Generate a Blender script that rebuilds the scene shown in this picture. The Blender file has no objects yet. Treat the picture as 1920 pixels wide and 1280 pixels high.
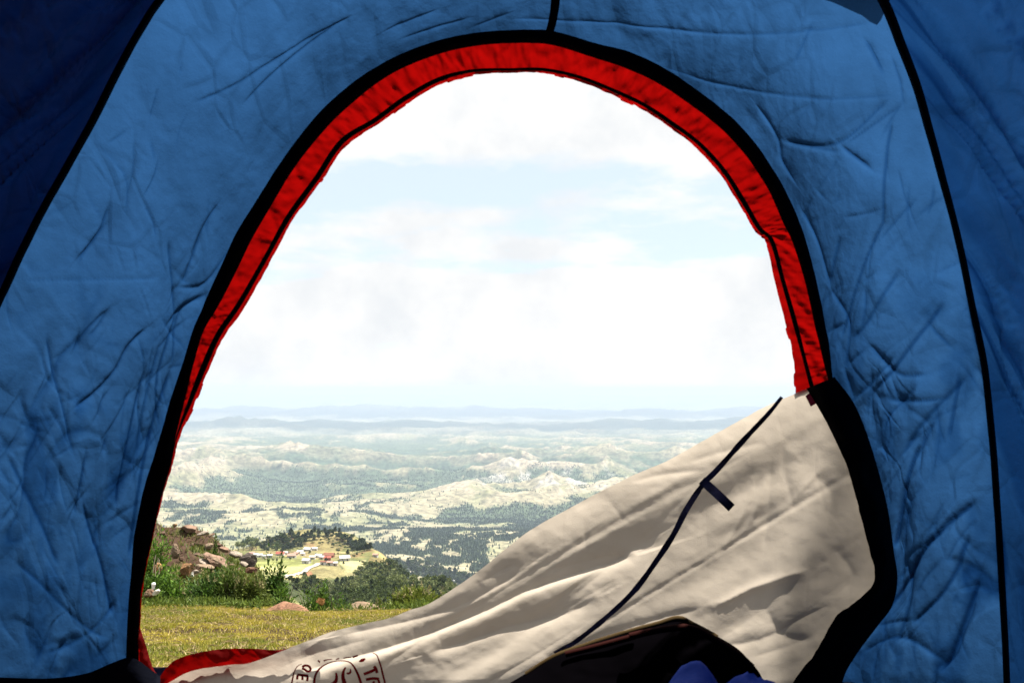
import bpy, math, random
import numpy as np
from mathutils import Vector, Matrix
random.seed(7); rng = np.random.default_rng(7)
sc = bpy.context.scene
COL = sc.collection
R = math.radians

# ------------------------------------------------------------------ camera, sky, sun, exposure
F = 1600.0                                   # focal length in pixels of a 1920 px wide frame
PITCH = math.atan(88 / F)
cam = bpy.data.cameras.new('camera'); camo = bpy.data.objects.new('camera', cam); COL.objects.link(camo)
cam.sensor_width = 36; cam.lens = 36 * F / 1920
cam.clip_start = 0.02; cam.clip_end = 400000
cam.dof.use_dof = True; cam.dof.focus_distance = 9.0; cam.dof.aperture_fstop = 16.0
camo.location = (0, 0, 0); camo.rotation_euler = (R(90) + PITCH, 0, 0)
sc.camera = camo

SUN_AZ, SUN_EL = R(54), R(69)
LDIR = Vector((math.sin(SUN_AZ) * math.cos(SUN_EL), math.cos(SUN_AZ) * math.cos(SUN_EL), math.sin(SUN_EL)))
world = bpy.data.worlds.new('World'); sc.world = world; world.use_nodes = True
wn, wl = world.node_tree.nodes, world.node_tree.links
wn.clear()
def W(t, **k):
    n = wn.new(t)
    for a, b in k.items(): setattr(n, a, b)
    return n
def wmath(op, a, b=None):
    n = W('ShaderNodeMath', operation=op)
    for i, v in enumerate((a, b)):
        if v is None: continue
        if isinstance(v, (int, float)): n.inputs[i].default_value = v
        else: wl.new(v, n.inputs[i])
    return n.outputs[0]
sky = W('ShaderNodeTexSky', sky_type='NISHITA', sun_disc=False)
sky.sun_elevation = SUN_EL; sky.sun_rotation = SUN_AZ; sky.altitude = 1800; sky.dust_density = 2.0
tc = W('ShaderNodeTexCoord'); sep = W('ShaderNodeSeparateXYZ'); wl.new(tc.outputs['Generated'], sep.inputs[0])
zc = wmath('MAXIMUM', sep.outputs[2], 0.0)
den = wmath('ADD', zc, 0.10)
cx = wmath('DIVIDE', sep.outputs[0], den); cy = wmath('DIVIDE', sep.outputs[1], den)
cmb = W('ShaderNodeCombineXYZ'); wl.new(cx, cmb.inputs[0]); wl.new(cy, cmb.inputs[1]); cmb.inputs[2].default_value = 5.2
n1 = W('ShaderNodeTexNoise'); n1.inputs['Scale'].default_value = 1.5; n1.inputs['Detail'].default_value = 9; n1.inputs['Roughness'].default_value = 0.58
wl.new(cmb.outputs[0], n1.inputs['Vector'])
bias = W('ShaderNodeValToRGB')                # how much cloud at each height of the sky
el = bias.color_ramp.elements
el[0].position = 0.0; el[0].color = (.95,) * 3 + (1,)
el[1].position = 1.0; el[1].color = (.55,) * 3 + (1,)
for p, v in ((.110, .92), (.145, .62), (.195, .48), (.235, .53), (.27, .80), (.40, .78), (.6, .6)):
    e = el.new(p); e.color = (v,) * 3 + (1,)
wl.new(zc, bias.inputs[0])
cov = wmath('ADD', wmath('ADD', wmath('MULTIPLY', wmath('SUBTRACT', n1.outputs['Fac'], 0.5), 1.7), 0.5), wmath('SUBTRACT', bias.outputs[0], 0.5))
ramp = W('ShaderNodeValToRGB'); ramp.color_ramp.elements[0].position = .46; ramp.color_ramp.elements[1].position = .70
wl.new(cov, ramp.inputs[0])
# upright cumulus texture: noise on the plain direction
n2 = W('ShaderNodeTexNoise'); n2.inputs['Scale'].default_value = 5.5; n2.inputs['Detail'].default_value = 8; n2.inputs['Roughness'].default_value = .6
wl.new(tc.outputs['Generated'], n2.inputs['Vector'])
shade = W('ShaderNodeValToRGB')
shade.color_ramp.elements[0].position = .36; shade.color_ramp.elements[0].color = (.290, .298, .306, 1)
shade.color_ramp.elements[1].position = .53; shade.color_ramp.elements[1].color = (.350, .346, .342, 1)
wl.new(n2.outputs['Fac'], shade.inputs[0])
bgs = W('ShaderNodeMixRGB', blend_type='MULTIPLY'); bgs.inputs[0].default_value = 1; bgs.inputs[2].default_value = (.10,) * 3 + (1,)
wl.new(sky.outputs[0], bgs.inputs[1])
pale = W('ShaderNodeMixRGB'); pale.inputs[0].default_value = .84; pale.inputs[2].default_value = (.262, .293, .305, 1)   # thin milky veil in the blue
wl.new(bgs.outputs[0], pale.inputs[1])
mx = W('ShaderNodeMixRGB'); wl.new(ramp.outputs[0], mx.inputs[0]); wl.new(pale.outputs[0], mx.inputs[1]); wl.new(shade.outputs[0], mx.inputs[2])
bg = W('ShaderNodeBackground'); wl.new(mx.outputs[0], bg.inputs[0]); bg.inputs[1].default_value = 1.0
wo = W('ShaderNodeOutputWorld'); wl.new(bg.outputs[0], wo.inputs[0])

sun = bpy.data.lights.new('sun', 'SUN'); sun.energy = 4.8; sun.angle = R(.5); sun.color = (1, .95, .86)
suno = bpy.data.objects.new('sun', sun); COL.objects.link(suno); suno.rotation_euler = LDIR.to_track_quat('Z', 'Y').to_euler()
suno.location = (0, 0, 20)

vs = sc.view_settings
sc.display_settings.display_device = 'sRGB'
vs.view_transform = 'Standard'; vs.look = 'None'; vs.gamma = 1; vs.use_curve_mapping = False; vs.exposure = 1.62
sc.render.engine = 'CYCLES'
sc.cycles.use_denoising = True
sc.cycles.max_bounces = 8; sc.cycles.diffuse_bounces = 4; sc.cycles.transmission_bounces = 6; sc.cycles.volume_bounces = 0
sc.cycles.sample_clamp_indirect = 4

# ------------------------------------------------------------------ numpy helpers
def _h(ix, iy, iz, seed):
    ix = ix.astype(np.int64); iy = iy.astype(np.int64)
    h = (ix * 374761393 + iy * 668265263 + iz * 2147483647 + seed * 974634777) & 0xffffffff
    h = ((h ^ (h >> 13)) * 1274126177) & 0xffffffff
    h = ((h ^ (h >> 16)) * 2246822519) & 0xffffffff
    return ((h ^ (h >> 15)) & 0xffffff) / float(0xffffff) * 2 - 1
def vn(x, y, seed=0, iz=0):
    x = np.asarray(x, float); y = np.asarray(y, float)
    x0 = np.floor(x); y0 = np.floor(y); fx = x - x0; fy = y - y0
    u = fx**3 * (fx * (fx * 6 - 15) + 10); v = fy**3 * (fy * (fy * 6 - 15) + 10)
    a = _h(x0, y0, iz, seed); b = _h(x0 + 1, y0, iz, seed); c = _h(x0, y0 + 1, iz, seed); d = _h(x0 + 1, y0 + 1, iz, seed)
    return (a * (1 - u) + b * u) * (1 - v) + (c * (1 - u) + d * u) * v
def vn3(x, y, z, seed=0):
    z = np.asarray(z, float); z0 = np.floor(z); f = z - z0; w = f * f * (3 - 2 * f)
    return vn(x, y, seed, z0.astype(np.int64)) * (1 - w) + vn(x, y, seed, z0.astype(np.int64) + 1) * w
def fbm(x, y, o=5, seed=0, g=.5):
    s = 0; a = 1; t = 0
    for i in range(o):
        s = s + a * vn(x, y, seed + i * 17); t += a; a *= g; x = x * 2.03 + 11.3; y = y * 2.03 - 7.1
    return s / t
def ridged(x, y, o=5, seed=0, g=.5):
    s = 0; a = 1; t = 0
    for i in range(o):
        s = s + a * (1 - np.abs(vn(x, y, seed + i * 13))) ** 2; t += a; a *= g; x, y = x * 1.9 + y * .6 + 3.1, y * 1.9 - x * .6 - 5.7
    return s / t
def sst(a, b, x):
    t = np.clip((x - a) / (b - a), 0, 1); return t * t * (3 - 2 * t)
def catmull(P, ts):
    P = np.asarray(P, float); n = len(P)
    Q = np.vstack([2 * P[0] - P[1], P, 2 * P[-1] - P[-2]])
    i = np.clip(np.floor(ts).astype(int), 0, n - 2); t = (ts - i)[:, None]
    p0, p1, p2, p3 = Q[i], Q[i + 1], Q[i + 2], Q[i + 3]
    return .5 * (2 * p1 + (p2 - p0) * t + (2 * p0 - 5 * p1 + 4 * p2 - p3) * t**2 + (-p0 + 3 * p1 - 3 * p2 + p3) * t**3)
def resample(P, n):                          # smooth curve through P, even along its length
    P = np.asarray(P, float)
    c = catmull(P, np.linspace(0, len(P) - 1, 60 * len(P)))
    d = np.r_[0, np.cumsum(np.linalg.norm(np.diff(c, axis=0), axis=1))]
    s = np.linspace(0, d[-1], n)
    return np.stack([np.interp(s, d, c[:, k]) for k in range(c.shape[1])], 1)
def ray(px, py):                             # direction through a pixel of the 1920x1280 frame, scaled to y = 1
    a = (np.asarray(px, float) - 960) / F; b = (640 - np.asarray(py, float)) / F
    dy = math.cos(PITCH) - b * math.sin(PITCH); dz = math.sin(PITCH) + b * math.cos(PITCH)
    return a / dy, dz / dy
def pt(px, py, Y):
    x, z = ray(px, py); return np.stack(np.broadcast_arrays(x * Y, Y, z * Y), -1)
def proj(x, y, z):
    fy = y * math.cos(PITCH) + z * math.sin(PITCH); up = -y * math.sin(PITCH) + z * math.cos(PITCH)
    return 960 + F * x / fy, 640 - F * up / fy

# ------------------------------------------------------------------ object helpers
def mesh(name, V, faces, mat=None, parent=None, smooth=True, cols=None, label=None, base=None, uv=None):
    V = np.asarray(V, float).reshape(-1, 3)
    if parent is not None: base = np.array(parent.location) + (np.array(parent['_p']) if '_p' in parent else 0)
    if base is not None: V = V - np.asarray(base)
    me = bpy.data.meshes.new(name)
    fl = [np.asarray(f, np.int64) for f in (faces if isinstance(faces, list) else [faces])]
    me.vertices.add(len(V)); me.vertices.foreach_set('co', V.astype(np.float32).ravel())
    idx = np.concatenate([f.ravel() for f in fl]); tot = np.concatenate([np.full(len(f), f.shape[1]) for f in fl])
    me.loops.add(len(idx)); me.loops.foreach_set('vertex_index', idx.astype(np.int32))
    me.polygons.add(len(tot)); me.polygons.foreach_set('loop_start', np.r_[0, np.cumsum(tot)[:-1]].astype(np.int32))
    me.polygons.foreach_set('use_smooth', np.full(len(tot), smooth, bool))
    if cols is not None:
        at = me.color_attributes.new('col', 'FLOAT_COLOR', 'POINT')
        c = np.ones((len(V), 4), np.float32); c[:, :3] = cols; at.data.foreach_set('color', c.ravel())
    me.update(calc_edges=True)
    if mat: me.materials.append(mat)
    o = bpy.data.objects.new(name, me); COL.objects.link(o)
    if parent is not None: o.parent = parent
    elif base is not None: o.location = tuple(base)
    if label: o['label'] = label
    return o
def grid_faces(nu, nv, off=0, wrap=False):
    i = np.arange(nu if wrap else nu - 1)[:, None]; j = np.arange(nv - 1)[None, :]
    i2 = (i + 1) % nu
    return (np.stack([i * nv + j, i2 * nv + j, i2 * nv + j + 1, i * nv + j + 1], -1).reshape(-1, 4)) + off
def tag(o, label=None, cat=None, group=None, kind=None):
    if label: o['label'] = label
    if cat: o['category'] = cat
    if group: o['group'] = group
    if kind: o['kind'] = kind
    return o
def thing(name, loc, label, cat, group=None):
    o = bpy.data.objects.new(name, None); COL.objects.link(o); o.location = tuple(float(v) for v in loc); o.empty_display_size = .1
    return tag(o, label, cat, group)
def copy_tree(root, loc, rz, s, label=None, group=None):
    r = root.copy(); COL.objects.link(r); r.location = loc; r.rotation_euler = (0, 0, rz); r.scale = (s, s, s)
    if label: r['label'] = label
    if group: r['group'] = group
    for ch in root.children:
        c = ch.copy(); COL.objects.link(c); c.parent = r
        for g in ch.children:
            d = g.copy(); COL.objects.link(d); d.parent = c
    return r
def material(name, color=(.5, .5, .5), rough=.8, spec=.3, attr=False, trans=0, noise=None, bump=None, tcol=None, bump_dist=.002, sheen=0):
    m = bpy.data.materials.new(name); m.use_nodes = True; n, l = m.node_tree.nodes, m.node_tree.links
    b = n['Principled BSDF']; out = n['Material Output']
    b.inputs['Roughness'].default_value = rough; b.inputs['Specular IOR Level'].default_value = spec
    tc = n.new('ShaderNodeTexCoord')
    if attr:
        a = n.new('ShaderNodeAttribute'); a.attribute_name = 'col'; src = a.outputs['Color']
    else:
        a = n.new('ShaderNodeRGB'); a.outputs[0].default_value = (*color, 1); src = a.outputs[0]
    if noise:                                  # list of (scale, low, high): albedo variation of the stuff itself
        for sc_, lo, hi in noise:
            t = n.new('ShaderNodeTexNoise'); t.inputs['Scale'].default_value = sc_; t.inputs['Detail'].default_value = 5
            l.new(tc.outputs['Object'], t.inputs['Vector'])
            mr = n.new('ShaderNodeMapRange'); mr.inputs['From Min'].default_value = .3; mr.inputs['From Max'].default_value = .7
            mr.inputs['To Min'].default_value = lo; mr.inputs['To Max'].default_value = hi; l.new(t.outputs['Fac'], mr.inputs['Value'])
            mm = n.new('ShaderNodeVectorMath'); mm.operation = 'SCALE'; l.new(src, mm.inputs[0]); l.new(mr.outputs[0], mm.inputs['Scale']); src = mm.outputs[0]
    l.new(src, b.inputs['Base Color'])
    nrm = None
    if bump:
        for sc_, st in bump:
            t = n.new('ShaderNodeTexNoise'); t.inputs['Scale'].default_value = sc_; t.inputs['Detail'].default_value = 6
            l.new(tc.outputs['Object'], t.inputs['Vector'])
            bp = n.new('ShaderNodeBump'); bp.inputs['Strength'].default_value = st; bp.inputs['Distance'].default_value = bump_dist
            l.new(t.outputs['Fac'], bp.inputs['Height'])
            if nrm: l.new(nrm, bp.inputs['Normal'])
            nrm = bp.outputs[0]
        l.new(nrm, b.inputs['Normal'])
    if trans:
        tr = n.new('ShaderNodeBsdfTranslucent')
        if tcol: tr.inputs[0].default_value = (*tcol, 1)
        else: l.new(src, tr.inputs[0])
        if nrm: l.new(nrm, tr.inputs['Normal'])
        mix = n.new('ShaderNodeMixShader'); mix.inputs[0].default_value = trans
        l.new(b.outputs[0], mix.inputs[1]); l.new(tr.outputs[0], mix.inputs[2]); l.new(mix.outputs[0], out.inputs['Surface'])
    return m
def weave(m, col_noise=True):
    return m

M = {}
def cloth(name, tcol, dcol, bump, trans=.6, rough=.42, dist=.006, crk=1.0):
    """thin nylon: the 'col' attribute is how much one layer lets through (doubled folds and the painted shadow on the cream flap let through less)"""
    m = material(name, dcol, rough, .35, trans=trans, tcol=tcol, bump=bump, bump_dist=dist)
    n, l = m.node_tree.nodes, m.node_tree.links
    at = n.new('ShaderNodeAttribute'); at.attribute_name = 'col'
    tcn = [q for q in n if q.type == 'TEX_COORD'][0]; nrm = [q for q in n if q.type == 'BUMP'][-1]
    def mr_(src, a, b, c, d):
        q = n.new('ShaderNodeMapRange'); q.inputs['From Min'].default_value = a; q.inputs['From Max'].default_value = b; q.inputs['To Min'].default_value = c; q.inputs['To Max'].default_value = d; l.new(src, q.inputs['Value']); return q.outputs[0]
    t = n.new('ShaderNodeTexNoise'); t.inputs['Scale'].default_value = 9; t.inputs['Detail'].default_value = 6; l.new(tcn.outputs['Object'], t.inputs['Vector'])
    k = mr_(t.outputs['Fac'], .3, .7, .84, 1.14); last = nrm.outputs[0]
    for i, (rot, sc3) in enumerate((((.2, .45, 0), (8, 6, 2.6)), ((-.2, -.75, .2), (13, 9, 4)), ((.1, 1.2, 0), (24, 20, 10)))):
        mp = n.new('ShaderNodeMapping'); mp.inputs['Rotation'].default_value = rot; mp.inputs['Scale'].default_value = sc3; mp.inputs['Location'].default_value = (i * 3.1, i * 1.7, 0)
        wn_ = n.new('ShaderNodeTexNoise'); wn_.inputs['Scale'].default_value = 4.0; l.new(tcn.outputs['Object'], wn_.inputs['Vector'])
        ad = n.new('ShaderNodeVectorMath'); ad.operation = 'MULTIPLY_ADD'; l.new(wn_.outputs['Color'], ad.inputs[0]); ad.inputs[1].default_value = (.05, .05, .05); l.new(tcn.outputs['Object'], ad.inputs[2])
        l.new(ad.outputs[0], mp.inputs['Vector'])
        r = n.new('ShaderNodeTexVoronoi'); r.feature = 'DISTANCE_TO_EDGE'; r.inputs['Scale'].default_value = 1; l.new(mp.outputs[0], r.inputs['Vector'])
        gate = n.new('ShaderNodeTexNoise'); gate.inputs['Scale'].default_value = 5.5 + i; l.new(tcn.outputs['Object'], gate.inputs['Vector'])
        gt = mr_(gate.outputs['Fac'], .44, .62, 0, 1)
        cr = mr_(r.outputs['Distance'], .0, .11, 1, 0); mu = n.new('ShaderNodeMath'); mu.operation = 'MULTIPLY'; l.new(cr, mu.inputs[0]); l.new(gt, mu.inputs[1])
        bp = n.new('ShaderNodeBump'); bp.inputs['Strength'].default_value = .5 * crk; bp.inputs['Distance'].default_value = (.006, .004, .0025)[i]
        l.new(mu.outputs[0], bp.inputs['Height']); l.new(last, bp.inputs['Normal']); last = bp.outputs[0]
        dk = mr_(mu.outputs[0], 0, 1, 1, 1 - .13 * crk); kk = n.new('ShaderNodeMath'); kk.operation = 'MULTIPLY'; l.new(k, kk.inputs[0]); l.new(dk, kk.inputs[1]); k = kk.outputs[0]
    v = n.new('ShaderNodeVectorMath'); v.operation = 'MULTIPLY'; v.inputs[0].default_value = tcol; l.new(at.outputs['Color'], v.inputs[1])
    w = n.new('ShaderNodeVectorMath'); w.operation = 'SCALE'; l.new(v.outputs[0], w.inputs[0]); l.new(k, w.inputs['Scale'])
    tr = [q for q in n if q.type == 'BSDF_TRANSLUCENT'][0]; l.new(w.outputs[0], tr.inputs[0]); l.new(last, tr.inputs['Normal']); l.new(last, n['Principled BSDF'].inputs['Normal']); return m
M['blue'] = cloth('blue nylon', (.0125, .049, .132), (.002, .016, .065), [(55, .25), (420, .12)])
M['blueshade'] = cloth('shaded blue nylon', (.001, .007, .036), (.004, .012, .06), [(40, .25)], .5)  # darker copy of the blue nylon: the left wall's shade put in its colour
M['fly'] = material('silver blue flysheet', (.12, .16, .25), .5, .4, trans=.15, bump=[(20, .3)])
M['skirt'] = material('navy skirt', (.03, .05, .12), .6, .2, trans=.45, tcol=(.14, .26, .40))
M['black'] = material('black webbing', (.002, .002, .003), .85, .08, bump=[(300, .4)])
M['red'] = material('red ripstop', (.15, .002, .002), .7, .12, trans=.6, tcol=(.165, .001, .0008), noise=[(25, .8, 1.1)], bump=[(18, .4), (70, .3)], bump_dist=.004)
M['cream'] = None
M['cream'] = cloth('cream polyester', (.64, .555, .455), (.50, .44, .37), [(30, .12), (600, .15)], .5, .85, .005, .22)
M['navytape'] = material('navy tape', (.022, .020, .045), .8, .2, noise=[(22, .25, 2.6), (90, .7, 1.4)], bump=[(400, .4)])
M['print'] = material('red ink', (.20, .008, .012), .8, .1, trans=.25, tcol=(.3, .01, .015))
M['floor'] = material('dark groundsheet', (.002, .003, .009), .8, .1, bump=[(10, .5)], bump_dist=.01)
M['bag'] = material('royal blue quilt', (.003, .045, .38), .7, .15, bump=[(12, .5), (40, .3)], bump_dist=.01)
M['bagdark'] = material('dark lining', (.0012, .001, .0014), .95, .0, bump=[(25, .3)])
M['maroon'] = material('maroon trim', (.02, .003, .002), .8, .05)
M['olive'] = material('olive trim', (.05, .032, .012), .8, .05)

# ------------------------------------------------------------------ terrain
EDGE = 10.4
LP = np.array([(0, .60), (1.6, .60), (2.2, .70), (3.2, 1.06), (4.5, 1.49), (7, 2.0), (9.6, 2.43), (10.4, 2.62), (11.3, 2.83), (12.5, 3.6), (16, 5.3), (30, 9.6),
               (100, 31), (200, 56), (300, 77.5), (450, 106), (700, 150), (1000, 201), (1250, 240), (1500, 280), (1800, 350), (2500, 500), (3500, 668),
               (4500, 790), (5500, 872), (6500, 925), (8000, 962), (10000, 985), (12000, 992), (15000, 1000), (22000, 1005), (60000, 1010), (95000, 1010)])
RP = LP.copy()
for dd, zz in ((450, 112), (700, 156), (1000, 225), (1250, 320), (1500, 400), (1800, 455), (2500, 580)):
    RP[RP[:, 0] == dd, 1] = zz
CR = np.array([(280, 0), (480, 0), (700, .0), (800, .008), (890, .020), (1200, .07)])
def smoothprof(P):
    xs = np.log(np.maximum(P[:, 0], .3)); g = np.linspace(xs[0], xs[-1], 4000)
    v = np.interp(g, xs, P[:, 1] / np.maximum(P[:, 0], .3)); k = np.hanning(61); k /= k.sum()
    v = np.convolve(np.pad(v, 30, 'edge'), k, 'valid'); return g, v
LG, RG = smoothprof(LP), smoothprof(RP)
def terrain(x, y, full=False):
    x = np.asarray(x, float); y = np.asarray(y, float)
    d = np.hypot(x, y); dl = np.log(np.maximum(d, .3)); dm = np.maximum(d, .3)
    yy = np.maximum(y, .05); px = 960 + F * np.clip(x / yy, -1.5, 1.5); px = np.where(y <= 0, np.where(x < 0, -1400., 3300.), px)
    de = np.maximum(y, .82 * dm); zl = -np.interp(dl, *LG) * de; zr = -np.interp(dl, *RG) * de
    # close to the tent use the exact profile
    zn = -np.interp(d, LP[:, 0], LP[:, 1]) * de / dm; w = sst(11, 16, d); zn = zn - .30 * sst(9.9, 11.2, d) * sst(520, 610, px) * (1 - sst(720, 800, px))
    zr = zr - np.interp(px, CR[:, 0], CR[:, 1]) * d * sst(250, 500, d) * (1 - sst(2500, 4500, d))
    k = sst(690, 800, px) * sst(100, 400, d)
    z = zl * (1 - k) + zr * k
    z = zn * (1 - w) + z * w
    # shoulders that carry the village and the wooded knoll
    def hump(cpx, D, h, sx, sd, p=2.0):
        cx = (cpx - 960) / F * D
        return h * np.exp(-np.abs((x - cx) / sx) ** p - np.abs((y - D) / sd) ** 2)
    z = z + hump(608, 1480, 29, 66, 75, 2.4) + hump(548, 1470, 13, 60, 60) + hump(664, 1450, 13, 34, 50, 2.6) + hump(515, 1500, 10, 40, 60)
    z = z + hump(712, 1010, 15, 38, 60) + hump(660, 700, 5, 26, 60) + hump(820, 640, 9, 20, 60) + hump(745, 560, 7, 18, 55)
    z = z - 14 * np.exp(-((x + 125 - (y - 620) * -.12) / 22) ** 2) * sst(350, 520, y) * (1 - sst(760, 900, y))
    z = z + fbm(x / 90, y / 90, 4, 5) * 7 * sst(120, 400, d) * (1 - sst(1000, 1300, d) * (1 - sst(1700, 2300, d)))
    z = z + fbm(x / 3, y / 3, 4, 6) * .10 * sst(3, 8, d) + fbm(x / .5, y / .5, 3, 8) * .02 * sst(2, 3, d)
    # hills of the wide valley
    wx = x + 900 * fbm(x / 3000, y / 3000, 3, 31); wy = y + 900 * fbm(x / 3000, y / 3000, 3, 47)
    r1 = ridged(wx / 2000, wy / 1500, 6, 3, .44)
    a1 = np.interp(d, [0, 2600, 4200, 6200, 7600, 9200, 12500, 14000, 19000, 30000, 95000], [0, 0, 45, 110, 260, 330, 300, 180, 150, 200, 140])
    z = z + a1 * (r1 - .50) * 1.35
    # long dark ridge and the crest in front of the plain
    cx = x / 12000.0
    big = 110 * np.exp(-((y - 12100 + 900 * np.sin(x / 1500)) / 620) ** 2) * sst(-1700, -300, x) * (1 - .35 * sst(400, 2600, x)) * (.75 + .5 * r1)
    lef = 70 * np.exp(-((y - 11300 - 500 * np.sin(x / 900)) / 700) ** 2) * (1 - sst(-2300, -900, x)) * (.7 + .7 * r1)
    z = z + big + lef
    z = z + 230 * np.exp(-((y - 23500 - 2200 * fbm(x / 6000, x * 0 + 3, 3, 9)) / 1300) ** 2) * (.45 + 1.1 * fbm(x / 3500, y / 9000, 5, 12))
    z = z + 330 * np.exp(-((y - 37000 - 3000 * fbm(x / 9000, x * 0, 2, 14)) / 2600) ** 2) * (.5 + 1.2 * fbm(x / 5000, y / 15000, 5, 15))
    far = sst(52000, 76000, d)
    z = z + far * (430 + 210 * fbm(x / 14000, y / 20000, 5, 21) + 90 * fbm(x / 3500, y / 5000, 3, 23))
    if full: return z, px, d, r1
    return z
def woodmap(x, y, d, r1):
    f1 = fbm(x / 800, y / 1500, 6, 61, .58); f2 = fbm(x / 230, y / 420, 5, 71, .6); f3 = fbm(x / 70, y / 130, 3, 75)
    k = sst(5200, 7800, d)
    lowl = .6 * f1 + .85 * f2 + .4 * f3 - .09; hill = 2.2 * (.50 - r1) + .6 * f1 + .6 * f2 + .05
    return lowl * (1 - k) + hill * k, f1, f2
def hits(px, py, dmin=2.0, dmax=6000.0, n=260):
    """where the lines of sight through (px, py) meet the ground"""
    ax, az = ray(np.atleast_1d(px), np.atleast_1d(py)); t = np.geomspace(dmin, dmax, n)[None, :]
    T = np.broadcast_to(t, (len(ax), n)); D = terrain(ax[:, None] * T, T) - az[:, None] * T
    i = np.argmax(D >= 0, 1); i = np.where((D >= 0).any(1), i, n - 1); i = np.maximum(i, 1); k = np.arange(len(ax))
    a, b = T[k, i - 1], T[k, i]; da, db = D[k, i - 1], D[k, i]
    for _ in range(3):
        m = a + (b - a) * np.clip(-da / np.where(np.abs(db - da) < 1e-9, 1, db - da), .02, .98); dmm = terrain(ax * m, m) - az * m
        up = dmm >= 0; b = np.where(up, m, b); db = np.where(up, dmm, db); a = np.where(up, a, m); da = np.where(up, da, dmm)
    m = np.where((D >= 0).any(1), (a + b) / 2, b)
    return np.stack([ax * m, m, terrain(ax * m, m)], 1)
def hit(px, py, dmin=2.0, dmax=5000.0, n=260): return hits([px], [py], dmin, dmax, n)[0]

# polar sheet: dense where the door looks, coarse elsewhere, out to the horizon
azv = np.unique(np.concatenate([np.linspace(R(-27), R(12), 640), np.linspace(R(12), R(28), 60), np.linspace(R(28), R(333), 70)]))
rr = np.concatenate([[.2, .8], np.linspace(1.2, 13, 150), np.geomspace(13.2, 200, 60), np.geomspace(205, 2000, 250), np.geomspace(2012, 15000, 330), np.geomspace(15200, 88000, 110)])
A, RRr = np.meshgrid(azv[:-1], rr, indexing='ij')
TX, TY = np.sin(A) * RRr, np.cos(A) * RRr
TZ, TPX, TD, TR1 = terrain(TX, TY, True)
_, TPY = proj(TX, np.where(TY > 1, TY, 1), TZ)
# albedo of the land: woods, pale fields, bare crests
c = np.zeros(TX.shape + (3,))
forest = np.array([.066, .090, .050]); field = np.array([.215, .19, .12]); grassy = np.array([.15, .15, .055]); soil = np.array([.20, .105, .055])
def lerp(a, b, t): return a * (1 - t[..., None]) + b * t[..., None]
wm_, f1, f2 = woodmap(TX, TY, TD, TR1); wood = sst(-.16, .12, wm_)
fld = lerp(np.broadcast_to(field, c.shape), np.array([.145, .150, .075])[None, None], .75 * sst(-.05, .35, fbm(TX / 300, TY / 500, 4, 78)))
c = lerp(fld, forest[None, None], wood)
crest = sst(.62, .72, TR1) * sst(-.2, .25, f2 + .35 * f1 + .1) * sst(5500, 8000, TD)
c = lerp(c, np.array([.27, .225, .16])[None, None], crest * .85)
slopeforest = sst(9500, 11000, TD) * (1 - sst(14000, 16000, TD)) * sst(-.35, .1, f1 + .2) * (1 - crest)
c = lerp(c, np.array([.045, .07, .045])[None, None], slopeforest * .55)
town = sst(.2, .45, fbm(TX / 160, TY / 160, 4, 81) + .25 * np.exp(-((TY - 8600) / 900) ** 2)) * sst(7300, 8000, TD) * (1 - sst(9600, 10500, TD)) * sst(-900, 0, TX)
c = lerp(c, np.array([.38, .35, .31])[None, None], town * .6)
farw = sst(15000, 22000, TD)
rl = np.maximum(np.exp(-((TY - 22800) / 2300) ** 2), np.exp(-((TY - 36000) / 3500) ** 2)); c = lerp(c, lerp(np.broadcast_to(np.array([.20, .20, .15]), c.shape), np.array([.035, .05, .04])[None, None], np.clip(rl + sst(-.1, .3, f1) * .5, 0, 1)), farw * .9)
nearw = 1 - sst(2300, 3000, TD)                      # spur, knoll, village shelf
g0 = lerp(np.broadcast_to(grassy, c.shape), np.array([.27, .22, .10])[None, None], sst(-.2, .3, fbm(TX / 60, TY / 60, 4, 91)))
g0 = lerp(g0, soil[None, None], sst(.25, .45, fbm(TX / 45, TY / 45, 4, 95)) * .6)
dark = sst(.0, .25, fbm(TX / 70, TY / 70, 4, 97) + np.where(TD < 620, .25, -.1))
g0 = lerp(g0, np.array([.055, .075, .028])[None, None], dark * .8)
def inpoly(P):
    P = np.array(P, float); r = np.zeros(TX.shape, bool)
    for (x0, y0), (x1, y1) in zip(P, np.roll(P, -1, 0)):
        cond = ((y0 > TPY) != (y1 > TPY)); r ^= cond & (TPX < (x1 - x0) * (TPY - y0) / (y1 - y0 + 1e-9) + x0)
    return r & (TD > 350) & (TD < 1700)
for P, cc in (([(640, 1095), (662, 1078), (700, 1060), (745, 1058), (830, 1072), (885, 1100), (870, 1150), (590, 1150), (545, 1112), (545, 1095), (560, 1088), (620, 1102)], (.045, .058, .022)),
              ([(700, 1042), (740, 1052), (762, 1068), (730, 1072), (690, 1058)], (.19, .15, .06)),
              ([(478, 1048), (590, 1049), (592, 1058), (536, 1083), (478, 1085)], (.22, .235, .075)),
              ([(478, 1062), (545, 1062), (590, 1056), (560, 1073), (480, 1080)], (.30, .28, .12)),
              ([(604, 1060), (640, 1058), (655, 1078), (630, 1084), (590, 1080)], (.27, .235, .11)),
              ([(575, 1072), (588, 1070), (592, 1078), (580, 1079)], (.32, .14, .08)),
              ([(640, 1052), (690, 1050), (668, 1090), (655, 1095), (650, 1070)], (.29, .26, .13)),
              ([(610, 1000), (650, 1022), (640, 1040), (600, 1034), (590, 1015)], (.20, .165, .07)),
              ([(805, 1085), (815, 1085), (848, 1112), (838, 1118), (815, 1100)], (.17, .085, .045))):
    k = inpoly(P); g0[k] = g0[k] * .15 + np.array(cc) * .85
c = lerp(c, g0, nearw)
lawnw = 1 - sst(16, 60, TD)
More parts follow.
